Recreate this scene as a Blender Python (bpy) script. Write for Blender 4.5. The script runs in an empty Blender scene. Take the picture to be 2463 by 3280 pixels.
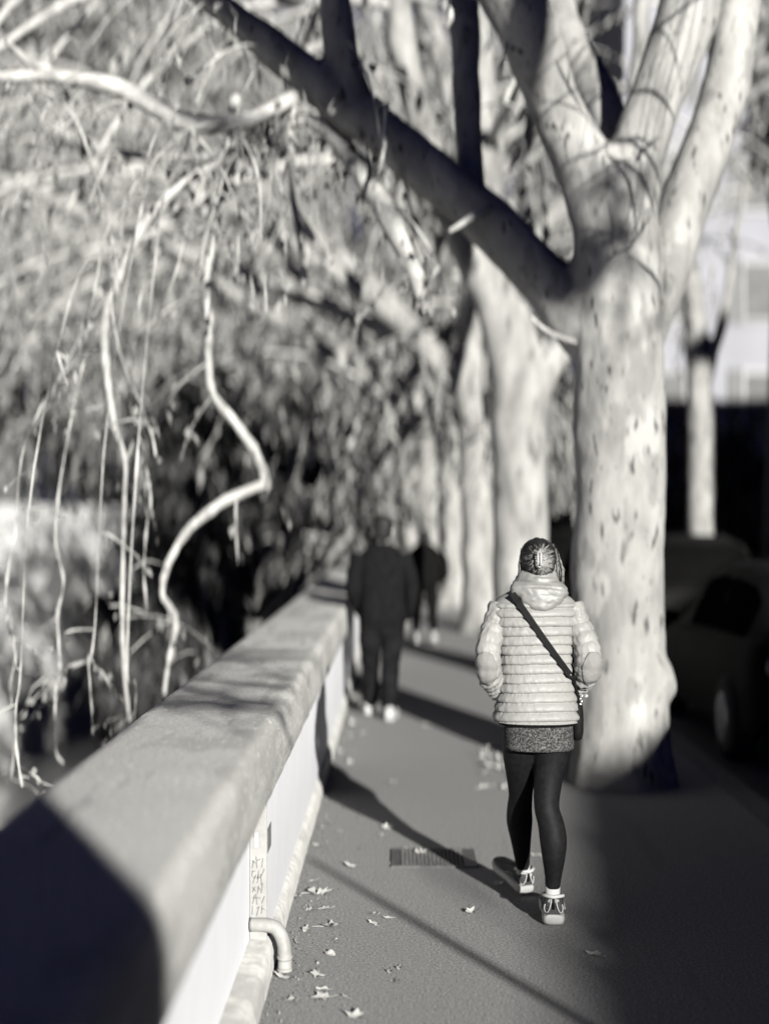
import bpy, bmesh, math, random
import numpy as np
from mathutils import Vector, Matrix, Quaternion, noise
from mathutils.bvhtree import BVHTree

S = bpy.context.scene
C = S.collection
R = math.radians
rnd = random.Random(7)

# ------------------------------------------------------------------ camera, sky, sun, exposure
FPX, VX, HY, EYE = 3072.0, 865.0, 1120.0, 1.70
cam = bpy.data.cameras.new('camera')
co = bpy.data.objects.new('camera', cam); C.objects.link(co)
co.location = (0, 0, EYE)
co.rotation_euler = (R(90.26), 0, R(0.643))
cam.sensor_fit = 'VERTICAL'; cam.sensor_height = 36.0; cam.sensor_width = 27.0; cam.lens = 50.0
cam.clip_start = 0.05; cam.clip_end = 3000
cam.dof.use_dof = True
cam.dof.focus_distance = 5.72
cam.dof.aperture_fstop = 0.62
cam.dof.aperture_ratio = 1.7
S.camera = co

SUN_AZ, SUN_EL = 18.5, 15.0          # sun stands behind the camera, to the right
w = bpy.data.worlds.new('World'); S.world = w; w.use_nodes = True
nt = w.node_tree
bg = nt.nodes['Background']
sky = nt.nodes.new('ShaderNodeTexSky'); sky.sky_type = 'NISHITA'; sky.sun_disc = False
sky.sun_elevation = R(SUN_EL); sky.sun_rotation = R(180 - SUN_AZ)
sky.air_density = 0.055; sky.dust_density = 0.0; sky.ozone_density = 1.0
hs = nt.nodes.new('ShaderNodeHueSaturation'); hs.inputs['Saturation'].default_value = 1.9; hs.inputs['Hue'].default_value = 0.535
nt.links.new(sky.outputs[0], hs.inputs['Color']); nt.links.new(hs.outputs[0], bg.inputs['Color'])
bg.inputs['Strength'].default_value = 0.05
sl = bpy.data.lights.new('sun', 'SUN'); so = bpy.data.objects.new('sun', sl); C.objects.link(so)
sl.energy = 5.0; sl.angle = R(0.53); sl.color = (1.0, 0.985, 0.95)
a, e = R(SUN_AZ), R(SUN_EL)
SD = Vector((-math.sin(a)*math.cos(e), math.cos(a)*math.cos(e), -math.sin(e)))   # the way light travels
so.rotation_euler = SD.to_track_quat('-Z', 'Y').to_euler(); so.location = (6, -16, 8)
S.view_settings.view_transform = 'Standard'; S.view_settings.look = 'None'
S.view_settings.gamma = 1.0; S.view_settings.exposure = 1.52
S.cycles.max_bounces = 6; S.cycles.diffuse_bounces = 1; S.cycles.glossy_bounces = 2
S.cycles.transparent_max_bounces = 4; S.cycles.use_denoising = True

def P(px, py, y):                    # a direction seen in the photo, at its own distance
    return Vector(((px-VX)*y/FPX, y, EYE-(py-HY)*y/FPX))
def G(px, py):                       # the point of the pavement seen there
    y = FPX*EYE/(py-HY); return Vector(((px-VX)*y/FPX, y, 0))
def upsun(p, y):                     # the point at distance y whose shadow falls on p
    p = Vector(p); return p + SD*((y-p.y)/SD.y)

# ------------------------------------------------------------------ objects
def props(o, label=None, cat=None, group=None, kind=None):
    if label: o['label'] = label
    if cat: o['category'] = cat
    if group: o['group'] = group
    if kind: o['kind'] = kind
    return o
def thing(name, loc, label, cat, group=None):
    o = bpy.data.objects.new(name, None); C.objects.link(o); o.location = loc
    o.empty_display_size = .1
    return props(o, label, cat, group)
def wloc(o):
    v = Vector((0, 0, 0))
    while o: v += o.location; o = o.parent
    return v
def link(name, me, m, parent=None, smooth=True, auto=None):
    """link a mesh given in world coordinates"""
    if parent is not None:
        me.transform(Matrix.Translation(-wloc(parent)))
    me.name = name
    if m is not None:
        me.materials.clear()
        for q in (m if isinstance(m, (list, tuple)) else [m]): me.materials.append(q)
    if smooth:
        me.shade_smooth()
        if auto: me.set_sharp_from_angle(angle=R(auto))
    o = bpy.data.objects.new(name, me); C.objects.link(o)
    if parent is not None: o.parent = parent
    return o

class MB:
    def __init__(s): s.v = []; s.f = []
    def tube(s, pts, rad, seg=8, cap=True, squash=None):
        pts = [Vector(p) for p in pts]; n = len(pts)
        if not isinstance(rad, (list, tuple)): rad = [rad]*n
        t0 = (pts[1]-pts[0]).normalized()
        ref = Vector((0, 1, 0)) if abs(t0.y) < .9 else Vector((1, 0, 0))
        u = (ref - t0*ref.dot(t0)).normalized()
        b = len(s.v); tp = t0
        for i in range(n):
            t = (pts[min(i+1, n-1)]-pts[max(i-1, 0)]).normalized()
            u = (u - t*u.dot(t)).normalized(); vv = t.cross(u)
            for k in range(seg):
                an = 2*math.pi*k/seg
                ru, rv = (rad[i], rad[i]) if not isinstance(rad[i], (tuple, list)) else rad[i]
                s.v.append(tuple(pts[i]+u*(math.cos(an)*ru)+vv*(math.sin(an)*rv)))
        for i in range(n-1):
            for k in range(seg):
                k2 = (k+1) % seg
                s.f.append((b+i*seg+k, b+i*seg+k2, b+(i+1)*seg+k2, b+(i+1)*seg+k))
        if cap:
            s.f.append(tuple(b+k for k in reversed(range(seg))))
            s.f.append(tuple(b+(n-1)*seg+k for k in range(seg)))
        return s
    def ell(s, c, r, rot=None, nu=16, nv=10):
        b = len(s.v); c = Vector(c)
        M = rot if rot is not None else Matrix.Identity(3)
        s.v.append(tuple(c+M@Vector((0, 0, r[2]))))
        for j in range(1, nv):
            ph = math.pi*j/nv
            for k in range(nu):
                th = 2*math.pi*k/nu
                s.v.append(tuple(c+M@Vector((r[0]*math.sin(ph)*math.cos(th), r[1]*math.sin(ph)*math.sin(th), r[2]*math.cos(ph)))))
        s.v.append(tuple(c+M@Vector((0, 0, -r[2])))); last = len(s.v)-1
        for k in range(nu):
            k2 = (k+1) % nu
            s.f.append((b, b+1+k, b+1+k2))
            s.f.append((last, b+1+(nv-2)*nu+k2, b+1+(nv-2)*nu+k))
        for j in range(nv-2):
            for k in range(nu):
                k2 = (k+1) % nu
                s.f.append((b+1+j*nu+k, b+1+(j+1)*nu+k, b+1+(j+1)*nu+k2, b+1+j*nu+k2))
        return s
    def box(s, c, h, rot=None):
        b = len(s.v); c = Vector(c); M = rot if rot is not None else Matrix.Identity(3)
        for x in (-1, 1):
            for y in (-1, 1):
                for z in (-1, 1):
                    s.v.append(tuple(c+M@Vector((x*h[0], y*h[1], z*h[2]))))
        for f in ((0, 1, 3, 2), (4, 6, 7, 5), (0, 4, 5, 1), (2, 3, 7, 6), (0, 2, 6, 4), (1, 5, 7, 3)):
            s.f.append(tuple(b+i for i in f))
        return s
    def poly(s, pts):
        b = len(s.v); s.v += [tuple(p) for p in pts]; s.f.append(tuple(range(b, b+len(pts)))); return s
    def grid(s, rows, close=False):
        b = len(s.v); n = len(rows[0])
        for r in rows: s.v += [tuple(p) for p in r]
        for i in range(len(rows)-1):
            for k in range(n if close else n-1):
                k2 = (k+1) % n
                s.f.append((b+i*n+k, b+i*n+k2, b+(i+1)*n+k2, b+(i+1)*n+k))
        return s
    def loft(s, rings):              # closed rings with end caps
        b = len(s.v); n = len(rings[0]); s.grid(rings, True)
        s.f.append(tuple(b+k for k in reversed(range(n))))
        q = b+(len(rings)-1)*n; s.f.append(tuple(q+k for k in range(n)))
        return s
    def leaf(s, p, L, W, d, nrm, fold=.3):
        d = d.normalized(); nrm = (nrm-d*nrm.dot(d)).normalized(); sd = d.cross(nrm)
        b = len(s.v); m = p+d*(L*.45)
        s.v += [tuple(p), tuple(m+sd*W+nrm*(fold*W)), tuple(p+d*L), tuple(m-sd*W+nrm*(fold*W))]
        s.f.append((b, b+1, b+2)); s.f.append((b, b+2, b+3))
    def mesh(s, name='m', fix=True):
        me = bpy.data.meshes.new(name); me.from_pydata(s.v, [], s.f)
        if fix:
            bm = bmesh.new(); bm.from_mesh(me); bmesh.ops.recalc_face_normals(bm, faces=bm.faces); bm.to_mesh(me); bm.free()
        me.update(); return me
    def build(s, name, m, parent=None, smooth=True, auto=None, fix=True):
        return link(name, s.mesh(name, fix), m, parent, smooth, auto)

def evalmesh(me, mods):
    o = bpy.data.objects.new('tmp', me); C.objects.link(o)
    for t, kw in mods:
        q = o.modifiers.new(t, t)
        for k, v in kw.items(): setattr(q, k, v)
    dg = bpy.context.evaluated_depsgraph_get(); dg.update()
    out = bpy.data.meshes.new_from_object(o.evaluated_get(dg))
    bpy.data.objects.remove(o); return out
def fuse(mb, voxel, smooth=4, factor=.5):
    return evalmesh(mb.mesh(), [('REMESH', dict(mode='VOXEL', voxel_size=voxel)), ('SMOOTH', dict(iterations=smooth, factor=factor))])
def wobble(me, fn):
    """move every vertex along its normal by fn(co)"""
    nv = len(me.vertices)
    no = np.empty(nv*3, 'f'); me.vertices.foreach_get('normal', no); no = no.reshape(-1, 3)
    cov = np.empty(nv*3, 'f'); me.vertices.foreach_get('co', cov); cov = cov.reshape(-1, 3)
    d = np.array([fn(Vector(c)) for c in cov], 'f')
    me.vertices.foreach_set('co', (cov+no*d[:, None]).ravel()); me.update()
def bez(pts, n):                     # Catmull-Rom through points of any width
    pts = [np.array(p, float) for p in pts]
    pts = [2*pts[0]-pts[1]]+pts+[2*pts[-1]-pts[-2]]
    out = []
    for i in range(1, len(pts)-2):
        for k in range(n):
            t = k/n; p0, p1, p2, p3 = pts[i-1:i+3]
            out.append(.5*(2*p1+(p2-p0)*t+(2*p0-5*p1+4*p2-p3)*t*t+(3*p1-p0-3*p2+p3)*t**3))
    out.append(pts[-2]); return out
def pathpx(rows, n=4):               # rows (px, py, distance, radius in px) -> points, radii
    o = bez([(*P(a, b, c), r*c/FPX) for a, b, c, r in rows], n)
    return [Vector(q[:3]) for q in o], [max(.002, float(q[3])) for q in o]

# ------------------------------------------------------------------ materials
def newmat(name):
    m = bpy.data.materials.new(name); m.use_nodes = True
    return m, m.node_tree, m.node_tree.nodes['Principled BSDF']
def tone(c, t):
    return (c*t[0], c*t[1], c*t[2], 1)
WARM, COOL, NEU = (1, .985, .93), (.97, .97, 1.03), (1, .995, .97)
def mk(name, lo, hi=None, scale=8, rough=.85, bump=0., stretch=(1, 1, 1), t=NEU, detail=6, spec=.3, dist=.01, sheen=0, metal=0, lay2=None, clamp=(.35, .65)):
    m, n, b = newmat(name); hi = lo if hi is None else hi
    tc = n.nodes.new('ShaderNodeTexCoord'); mp = n.nodes.new('ShaderNodeMapping'); mp.inputs['Scale'].default_value = stretch
    n.links.new(tc.outputs['Object'], mp.inputs[0])
    no = n.nodes.new('ShaderNodeTexNoise'); no.inputs['Scale'].default_value = scale; no.inputs['Detail'].default_value = detail
    no.inputs['Roughness'].default_value = .62
    n.links.new(mp.outputs[0], no.inputs['Vector'])
    cr = n.nodes.new('ShaderNodeValToRGB'); cr.color_ramp.elements[0].position = clamp[0]; cr.color_ramp.elements[1].position = clamp[1]
    cr.color_ramp.elements[0].color = tone(lo, t); cr.color_ramp.elements[1].color = tone(hi, t)
    n.links.new(no.outputs[0], cr.inputs[0]); col = cr.outputs[0]
    for L in (lay2 or []):           # (scale, threshold, colour, stretch, amount)
        sc, th, c2, st, am = L
        mp2 = n.nodes.new('ShaderNodeMapping'); mp2.inputs['Scale'].default_value = st; n.links.new(tc.outputs['Object'], mp2.inputs[0])
        n2 = n.nodes.new('ShaderNodeTexNoise'); n2.inputs['Scale'].default_value = sc; n2.inputs['Detail'].default_value = 3
        n.links.new(mp2.outputs[0], n2.inputs['Vector'])
        mr = n.nodes.new('ShaderNodeMapRange'); mr.inputs[1].default_value = th; mr.inputs[2].default_value = th+.05; mr.inputs[4].default_value = am
        n.links.new(n2.outputs[0], mr.inputs[0])
        mx = n.nodes.new('ShaderNodeMix'); mx.data_type = 'RGBA'
        n.links.new(mr.outputs[0], mx.inputs[0]); n.links.new(col, mx.inputs[6]); mx.inputs[7].default_value = tone(c2, t); col = mx.outputs[2]
    n.links.new(col, b.inputs['Base Color'])
    b.inputs['Roughness'].default_value = rough; b.inputs['Specular IOR Level'].default_value = spec; b.inputs['Metallic'].default_value = metal
    if sheen: b.inputs['Sheen Weight'].default_value = sheen
    if bump:
        bp = n.nodes.new('ShaderNodeBump'); bp.inputs['Strength'].default_value = bump; bp.inputs['Distance'].default_value = dist
        n.links.new(no.outputs[0], bp.inputs['Height']); n.links.new(bp.outputs[0], b.inputs['Normal'])
    return m
M = {}
M['asphalt'] = mk('asphalt', .105, .27, 95, .95, .2, t=NEU, dist=.003, spec=.08, detail=5, lay2=[(1.2, .52, .20, (1, .6, 1), .15), (4.5, .56, .19, (1, .5, 1), .25), (2.2, .64, .13, (3, .2, 1), .3), (110, .645, .5, (1, 1, 1), .7), (80, .63, .05, (1, 1, 1), .7)])
M['road'] = mk('road_asphalt', .06, .10, 30, .95, .3, dist=.005, spec=.1)
M['concrete'] = mk('coping_concrete', .31, .47, 60, .95, .55, t=WARM, dist=.004, spec=.15, lay2=[(2.6, .52, .26, (1, .4, 1), .6), (11, .6, .23, (1, .12, 1), .5), (40, .62, .66, (1, .5, 1), .5), (90, .66, .7, (1, 1, 1), .6), (140, .66, .25, (1, 1, 1), .6)])
M['white'] = mk('white_paint', .62, .66, 3, .8, .05, t=(.99,.99,1.01), spec=.2, lay2=[(9, .68, .6, (1, 1, .15), .35)])
M['plinth'] = mk('plinth_render', .38, .58, 20, .95, .4, t=WARM, dist=.006, spec=.1, lay2=[(5, .55, .28, (1, 1, 1), .6)])
M['pier'] = mk('cream_render', .17, .23, 10, .9, .1, t=WARM, lay2=[(14, .62, .12, (2, 1, .1), .6)])
M['ink'] = mk('marker_ink', .085)
M['paper'] = mk('sticker_paper', .23, t=COOL)
M['greytag'] = mk('grey_sticker', .12, .16, 30)
M['bark'] = mk('plane_bark', .125, .255, 2.6, .9, .9, (1, 1, .45), t=WARM, dist=.025, spec=.1, detail=9,
               lay2=[(3.1, .53, .275, (1, 1, .5), .6), (6.5, .57, .12, (1, 1, .4), .6), (9, .675, .05, (1, 1, .3), .6), (17, .635, .035, (1, 1, .32), .9), (34, .655, .05, (1, 1, .4), .75)])
M['bark2'] = mk('plane_bark_far', .11, .24, 4.0, .9, .3, (1, 1, .4), t=WARM, dist=.03, spec=.15, lay2=[(7, .6, .06, (1, 1, .4), .7)])
M['twig'] = mk('twig_bark', .16, .36, 6, .85, 0, t=WARM, spec=.2)
M['darkbark'] = mk('dark_bark', .05, .09, 6, .9, .3)
M['leaf'] = mk('dry_leaf', .07, .20, 1.3, .7, 0, t=WARM, spec=.25)
M['leaf2'] = mk('pale_leaf', .075, .245, .5, .75, 0, t=WARM, spec=.2)
M['evergreen'] = mk('evergreen_leaf', .012, .03, 1.5, .6, 0, t=NEU, spec=.2)
M['gleaf'] = mk('fallen_leaf', .22, .36, 20, .8, .2, t=WARM, spec=.2)
M['gleafd'] = mk('fallen_leaf_brown', .10, .18, 20, .8, .2, t=WARM, spec=.2)
M['iron'] = mk('cast_iron', .035, .07, 40, .6, .3, spec=.4)
M['pipe'] = mk('pipe_plastic', .15, .22, 14, .6, .1, t=WARM, spec=.3)
M['stone'] = mk('embankment_stone', .25, .42, .4, .9, .2, t=NEU)
M['bankstone'] = mk('travertine', .45, .62, .3, .9, .2, t=NEU)
M['water'] = mk('river_water', .38, .48, .3, .3, .15, (1, .2, 1), t=NEU, dist=.1, spec=.5)
M['earth'] = mk('earth', .10, .18, 3, .95, .3, t=WARM)
M['plaster'] = mk('pale_plaster', .165, .19, .6, .9, 0, t=COOL)
M['plaster2'] = mk('ochre_plaster', .20, .27, .5, .9, 0, t=NEU)
M['glassdark'] = mk('window_glass', .05, .08, 2, .5, spec=.1)
M['shutter'] = mk('shutter_wood', .08, .1, 6, .7)
M['tile'] = mk('roof_tile', .12, .2, 3, .9)

# ------------------------------------------------------------------ the setting
def shift(y):                        # the embankment bends left in the distance
    return 0.0 if y < 12 else -0.0007*(y-12)**2
YS = [-40, -20, -10, -5, 0, 2, 4, 6, 8, 10, 12, 15, 18, 22, 26, 32, 40, 50, 62, 76, 92, 110]

def sheet(name, x0, x1, z, m, ys=YS, skirt=None, sub=1):
    rows = [[(x0+(x1-x0)*k/sub+shift(y), y, z) for k in range(sub+1)] for y in ys]
    mb = MB(); mb.grid(rows)
    if skirt is not None: mb.grid([[(x0+shift(y), y, z), (x0+shift(y), y, skirt)] for y in ys])
    o = mb.build(name, m, None, smooth=False); props(o, kind='structure'); return o
sheet('pavement', -.55, 2.02, 0.0, M['asphalt'])
M['kerb'] = mk('kerb_stone', .08, .14, 20, .95, .2)
sheet('kerb', 2.02, 2.20, 0.0, M['kerb'], skirt=None)
kf = MB(); kf.grid([[(2.20+shift(y), y, 0), (2.20+shift(y), y, -.13)] for y in YS]); kf.build('kerb', M['kerb'], None, False)['kind'] = 'structure'
sheet('road', 2.20, 13.0, -.12, M['road'])
sheet('far_pavement', 13.0, 300, -.02, M['asphalt'])
o = MB().grid([[(-1.0+shift(y), y, 0), (-1.0+shift(y), y, -4.2), (-2.2+shift(y), y, -8.2)] for y in YS]).build('embankment', M['stone'], None, False); props(o, kind='structure')
o = MB().grid([[(-1500, -300, -8), (-1500, 2500, -8)], [(400, -300, -8), (400, 2500, -8)]]).build('river', M['water'], None, False); props(o, kind='structure')
rows = []
for y in (-40, 0, 30, 60, 90, 130, 200):
    x = -24+.16*y
    rows.append([(x, y, -8.5), (x-1.5, y, -.6), (x-1.5, y, 2.3), (x-2.2, y, 2.3), (x-2.2, y, -.5), (x-400, y, 0)])
o = MB().grid(rows).build('far_bank', M['bankstone'], None, False); props(o, kind='structure')
o = MB().grid([[(-300, 112, -8.2), (-300, 112, -.02), (-300, 1400, -.02)], [(500, 112, -8.2), (500, 112, -.02), (500, 1400, -.02)]]).build('ground', M['earth'], None, False); props(o, kind='structure')

o = MB().grid([[(-1.2+shift(y), y, -7), (-10.5+.4*shift(y), y, -7), (-10.8+.4*shift(y), y, -8.4)] for y in YS]).build('quay', M['earth'], None, False); props(o, kind='structure')

# the parapet: coping, painted face in two planes, plinth
def prism(profile, ys, m, name, parent, sh=True, auto=35, sub=None, jit=0):
    rings = []
    for y in ys:
        dx = shift(y) if sh else 0
        rings.append([(x+dx+(rnd.uniform(-jit, jit) if jit else 0), y, z+(rnd.uniform(-jit, jit) if jit else 0)) for x, z in profile])
    return MB().loft(rings).build(name, m, parent, True, auto)
def yy(a, b, st): n = max(2, int((b-a)/st)); return [a+(b-a)*i/n for i in range(n+1)]
wall = thing('parapet_wall', (-.73, 5, 0), 'long white painted parapet wall with a broad grey concrete coping along the pavement edge', 'wall')
cop = []
for k in range(7): an = math.pi/2*k/6; cop.append((-.515+.05*math.sin(an), .90+.05*math.cos(an)))
cop += [(-.462, .80), (-.460, .715), (-.468, .703), (-.49, .700), (-.98, .70), (-1.0, .72), (-1.0, .925), (-.985, .945), (-.95, .95)]
prism(cop, yy(-3, 14, .12)+yy(14.6, 110, 1.2), M['concrete'], 'coping', wall, jit=.0022, auto=50)
prism([(-.568, .06), (-.568, .699), (-.95, .699), (-.95, -.1), (-.60, -.1)], yy(-3, 5.36, .5), M['white'], 'wall_face', wall)
prism([(-.505, .06), (-.505, .6985), (-.955, .6985), (-.955, -.1), (-.60, -.1)], [5.365]+yy(6, 14, 1)+yy(15, 110, 2), M['white'], 'wall_face', wall)
prism([(-.566, .055), (-.5025, .055), (-.5025, .697), (-.566, .697)], [5.355, 5.364], M['pier'], 'pier_end', wall, sh=False)
prism([(-.477, -.05), (-.478, .07), (-.484, .10), (-.50, .115), (-.58, .118), (-.58, -.05)], yy(-3, 40, .15), M['plinth'], 'plinth', wall, jit=.002, auto=60)
# marks on the pier end
g = MB()
rr = random.Random(3)
def stroke(x0, z0, x1, z1, wd):
    d = Vector((x1-x0, 0, z1-z0)); n = Vector((-d.z, 0, d.x)).normalized()*wd
    a, b = Vector((x0, 5.3535, z0)), Vector((x1, 5.3535, z1)); g.poly([a-n, b-n, b+n, a+n])
for z in (.22, .26, .30, .335, .36, .40):
    for k in range(3):
        x = -.557+.017*k+rr.uniform(-.002, .002)
        stroke(x, z-.012+rr.uniform(-.006, .006), x+rr.uniform(-.004, .012), z+.02+rr.uniform(-.008, .01), .0016)
        if rr.random() < .6: stroke(x, z+.012, x+.013, z+rr.uniform(-.01, .02), .0015)
stroke(-.553, .50, -.549, .575, .0016); stroke(-.525, .63, -.512, .62, .002); stroke(-.512, .62, -.508, .645, .0016)
g.build('graffiti', M['ink'], wall, False)
for x, z, w_, h_ in ((-.549, .60, .007, .013), (-.541, .49, .008, .028), (-.551, .19, .008, .014)):
    MB().box((x, 5.353, z), (w_, .0008, h_)).build('sticker', M['paper'], wall, False)
MB().box((-.5035, 5.46, .475), (.0012, .075, .045)).build('sticker', M['greytag'], wall, False)
# drain spout
pp = thing('drain_pipe', (-.5, 5.33, 0), 'pale curved drain pipe bending out of the wall foot down to the pavement', 'pipe')
q = bez([(-.56, 5.33, .178), (-.50, 5.325, .178), (-.462, 5.32, .165), (-.438, 5.31, .125), (-.43, 5.305, .075), (-.43, 5.30, .022)], 6)
MB().tube([Vector(p) for p in q], .026, 20).build('pipe', M['pipe'], pp)
MB().tube([Vector((-.43, 5.302, .062)), Vector((-.43, 5.30, .072))], .0295, 20).build('collar', M['pipe'], pp)
MB().tube([Vector((-.43, 5.30, .016)), Vector((-.43, 5.30, .024))], .0285, 20).build('lip', M['pipe'], pp)

# drain grate in the pavement
gr = thing('drain_grate', (.16, 7.12, 0), 'dark iron drain grate set in the pavement beside the walking woman', 'grate')
x0, x1, y0, y1 = -.045, .375, 6.93, 7.30
fr = MB()
for c, h in ((((x0+x1)/2, y0+.008, .003), ((x1-x0)/2, .008, .006)), (((x0+x1)/2, y1-.008, .003), ((x1-x0)/2, .008, .006)),
             ((x0+.022, (y0+y1)/2, .0025), (.022, (y1-y0)/2-.016, .006)), ((x1-.03, (y0+y1)/2, .0025), (.03, (y1-y0)/2-.016, .006))): fr.box(c, h)
fr.build('frame', M['iron'], gr, False)
MB().box(((x0+x1)/2, (y0+y1)/2, .002), ((x1-x0)/2-.05, (y1-y0)/2-.016, .001)).build('pit', mk('pit_shade_black', .01), gr, False)  # flat black plate, paints the darkness of the hollow below the bars
bars = MB()
for i in range(17):
    x = x0+.05+(x1-x0-.11)*i/16; bars.box((x, (y0+y1)/2, .005), (.0035, (y1-y0)/2-.017, .0025))
for i in range(9):
    y = y0+.03+(y1-y0-.06)*i/8; bars.box(((x0+x1)/2-.004, y, .0065), ((x1-x0)/2-.052, .0035, .0025))
bars.build('bars', M['iron'], gr, False)

# ------------------------------------------------------------------ trees
def barkwob(sc, am):
    return lambda c: am*(noise.noise(c*sc)+.6*noise.noise(Vector((c.x*sc*3, c.y*sc*3, c.z*sc*1.2))))
def strand(mb, lf, p, d, L, r0, droop, rg, leaf=(.1, .03), per=.1, start=.25, seg=4, step=.13, floor=.2):
    pts, d = [Vector(p)], Vector(d).normalized(); n = max(4, int(L/step)); q = Vector(p)
    for i in range(n):
        d = (d+Vector((rg.gauss(0, .10), rg.gauss(0, .10), -droop+rg.gauss(0, .06)))).normalized()
        q = q+d*step
        if q.z < floor: break
        pts.append(q.copy())
    if len(pts) < 3: return
    n = len(pts); mb.tube(pts, [r0*(1-.8*i/n) for i in range(n)], seg, cap=False)
    if lf is None: return
    for i in range(int(n*start), n):
        k = step/per
        m = int(k)+(1 if rg.random() < k-int(k) else 0)
        for _ in range(m):
            dd = Vector((rg.gauss(0, .32), rg.gauss(0, .32), -1.0+rg.gauss(0, .3)))
            lf.leaf(pts[i]+Vector((rg.uniform(-.04, .04), rg.uniform(-.04, .04), rg.uniform(-.06, .06))), leaf[0]*rg.uniform(.5, 1.4), leaf[1]*rg.uniform(.6, 1.5), dd, Vector((rg.gauss(0, 1), rg.gauss(-.5, 1), rg.gauss(0, 1))))

# the big plane tree beside the walking woman
t1 = thing('plane_tree', (1.43, 9.2, 0), 'big pale mottled plane tree right beside the walking woman, dark limb reaching left', 'tree')
tr = MB()
def tp(rows, seg=18, n=4): tr.tube(*pathpx(rows, n), seg)
tp([(1345, 1745, 9.2, 128), (1343, 1690, 9.2, 118), (1341, 1600, 9.2, 107), (1336, 1480, 9.2, 101), (1335, 1300, 9.2, 97), (1337, 1100, 9.2, 97), (1338, 900, 9.2, 96), (1338, 700, 9.2, 94), (1331, 560, 9.2, 93), (1328, 450, 9.2, 93), (1332, 360, 9.2, 80)], 28)
for k in range(6):
    an = k*1.05+.5; b = Vector((1.43, 9.2, 0))
    tr.tube([b+Vector((.2*math.cos(an), .2*math.sin(an), .55)), b+Vector((.25*math.cos(an), .25*math.sin(an), .18)), b+Vector((.29*math.cos(an), .29*math.sin(an), -.06))], [.10, .10, .09], 10)
tp([(1370, 1440, 9.15, 60), (1425, 1478, 9.05, 46), (1452, 1484, 9.0, 20)], 12)
tp([(1312, 470, 9.2, 84), (1280, 390, 9.18, 72), (1232, 300, 9.15, 63), (1190, 200, 9.1, 61), (1148, 90, 9.0, 67), (1112, 0, 8.95, 72), (1065, -110, 8.9, 70), (980, -300, 8.8, 62), (860, -520, 8.7, 50)])
tp([(1345, 440, 9.25, 80), (1385, 310, 9.25, 64), (1428, 185, 9.25, 60), (1475, 60, 9.25, 65), (1505, -50, 9.25, 66), (1560, -260, 9.3, 60), (1640, -480, 9.4, 46)])
tp([(1372, 760, 9.35, 58), (1415, 640, 9.4, 56), (1462, 480, 9.5, 54), (1520, 330, 9.6, 54), (1562, 200, 9.7, 50), (1590, 60, 9.8, 46), (1605, -120, 9.9, 44), (1600, -400, 10, 36)])
tp([(1345, 330, 9.6, 50), (1285, 205, 10.2, 46), (1228, 95, 10.8, 44), (1180, -60, 11.4, 40), (1100, -300, 12, 34)], 14)
DARK = [(1310, 745, 9.3, 76), (1220, 655, 9.3, 64), (1110, 535, 9.35, 59), (1000, 432, 9.4, 55), (900, 348, 9.45, 51), (800, 266, 9.5, 49), (700, 190, 9.5, 47), (620, 130, 9.5, 42), (540, 60, 9.5, 36), (465, 2, 9.5, 32), (380, -60, 9.5, 28), (250, -150, 9.5, 22)]
UPR = [(785, 270, 9.5, 40), (748, 165, 9.5, 40), (732, 70, 9.5, 37), (718, -40, 9.5, 37), (700, -190, 9.5, 32), (660, -420, 9.4, 24)]
VERT = [(1025, 450, 9.5, 32), (1014, 310, 9.7, 30), (1006, 150, 9.9, 32), (1002, 0, 10.1, 34), (1000, -200, 10.3, 32)]
tp(DARK, 16); tp(UPR, 14); tp(VERT, 14)
me = fuse(tr, .03, 5); wobble(me, barkwob(2.2, .022)); wobble(me, barkwob(9, .005))
link('trunk', me, M['bark'], t1)
br = MB(); lf = MB(); rg = random.Random(11)
def bp(rows, seg=8, n=5): br.tube(*pathpx(rows, n), seg)
def far(rows, k0, k1=None): n_ = len(rows)-1; return [(a_, b_, c_*(k0+((k1 or k0)-k0)*i/n_), d_) for i, (a_, b_, c_, d_) in enumerate(rows)]
# drooping boughs hanging left of the parapet
A = [(912, 650, 9.0, 12), (893, 570, 9.0, 24), (845, 475, 8.9, 28), (785, 375, 8.8, 26), (722, 295, 8.7, 20), (665, 258, 8.6, 16), (600, 275, 8.5, 13), (545, 300, 8.4, 12), (490, 340, 8.3, 11), (400, 392, 8.2, 10), (320, 470, 8.1, 10), (262, 580, 8.0, 10), (227, 690, 8.0, 10), (232, 830, 8.0, 8), (250, 930, 8.0, 7), (270, 1000, 8.0, 5.5), (266, 1150, 8.0, 4.5), (264, 1300, 8.0, 5), (268, 1440, 7.9, 5), (280, 1560, 7.9, 4)]
B = [(500, 330, 8.3, 8), (480, 420, 8.3, 10), (462, 500, 8.3, 8), (445, 610, 8.2, 8), (450, 690, 8.2, 11), (450, 760, 8.2, 9), (460, 850, 8.2, 9), (510, 915, 8.2, 10), (553, 980, 8.2, 10), (572, 1040, 8.2, 8)]
Cc = [(572, 1046, 8.2, 10), (490, 1080, 8.2, 12), (412, 1140, 8.2, 10), (370, 1205, 8.2, 8), (350, 1280, 8.2, 7), (380, 1342, 8.2, 7), (366, 1420, 8.1, 5), (354, 1500, 8.1, 4.5)]
D = [(-30, 160, 9.4, 12), (60, 162, 9.4, 14), (150, 165, 9.4, 17), (250, 185, 9.4, 20), (330, 225, 9.4, 22), (400, 262, 9.4, 22), (490, 265, 9.4, 20), (560, 250, 9.4, 18), (640, 205, 9.45, 18)]
E = [(510, 215, 8.9, 14), (500, 270, 8.8, 12), (492, 340, 8.4, 9)]
F_ = [(190, 330, 8.8, 6), (250, 325, 8.8, 8), (310, 335, 8.8, 8), (400, 340, 8.7, 9), (480, 345, 8.4, 9)]
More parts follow.
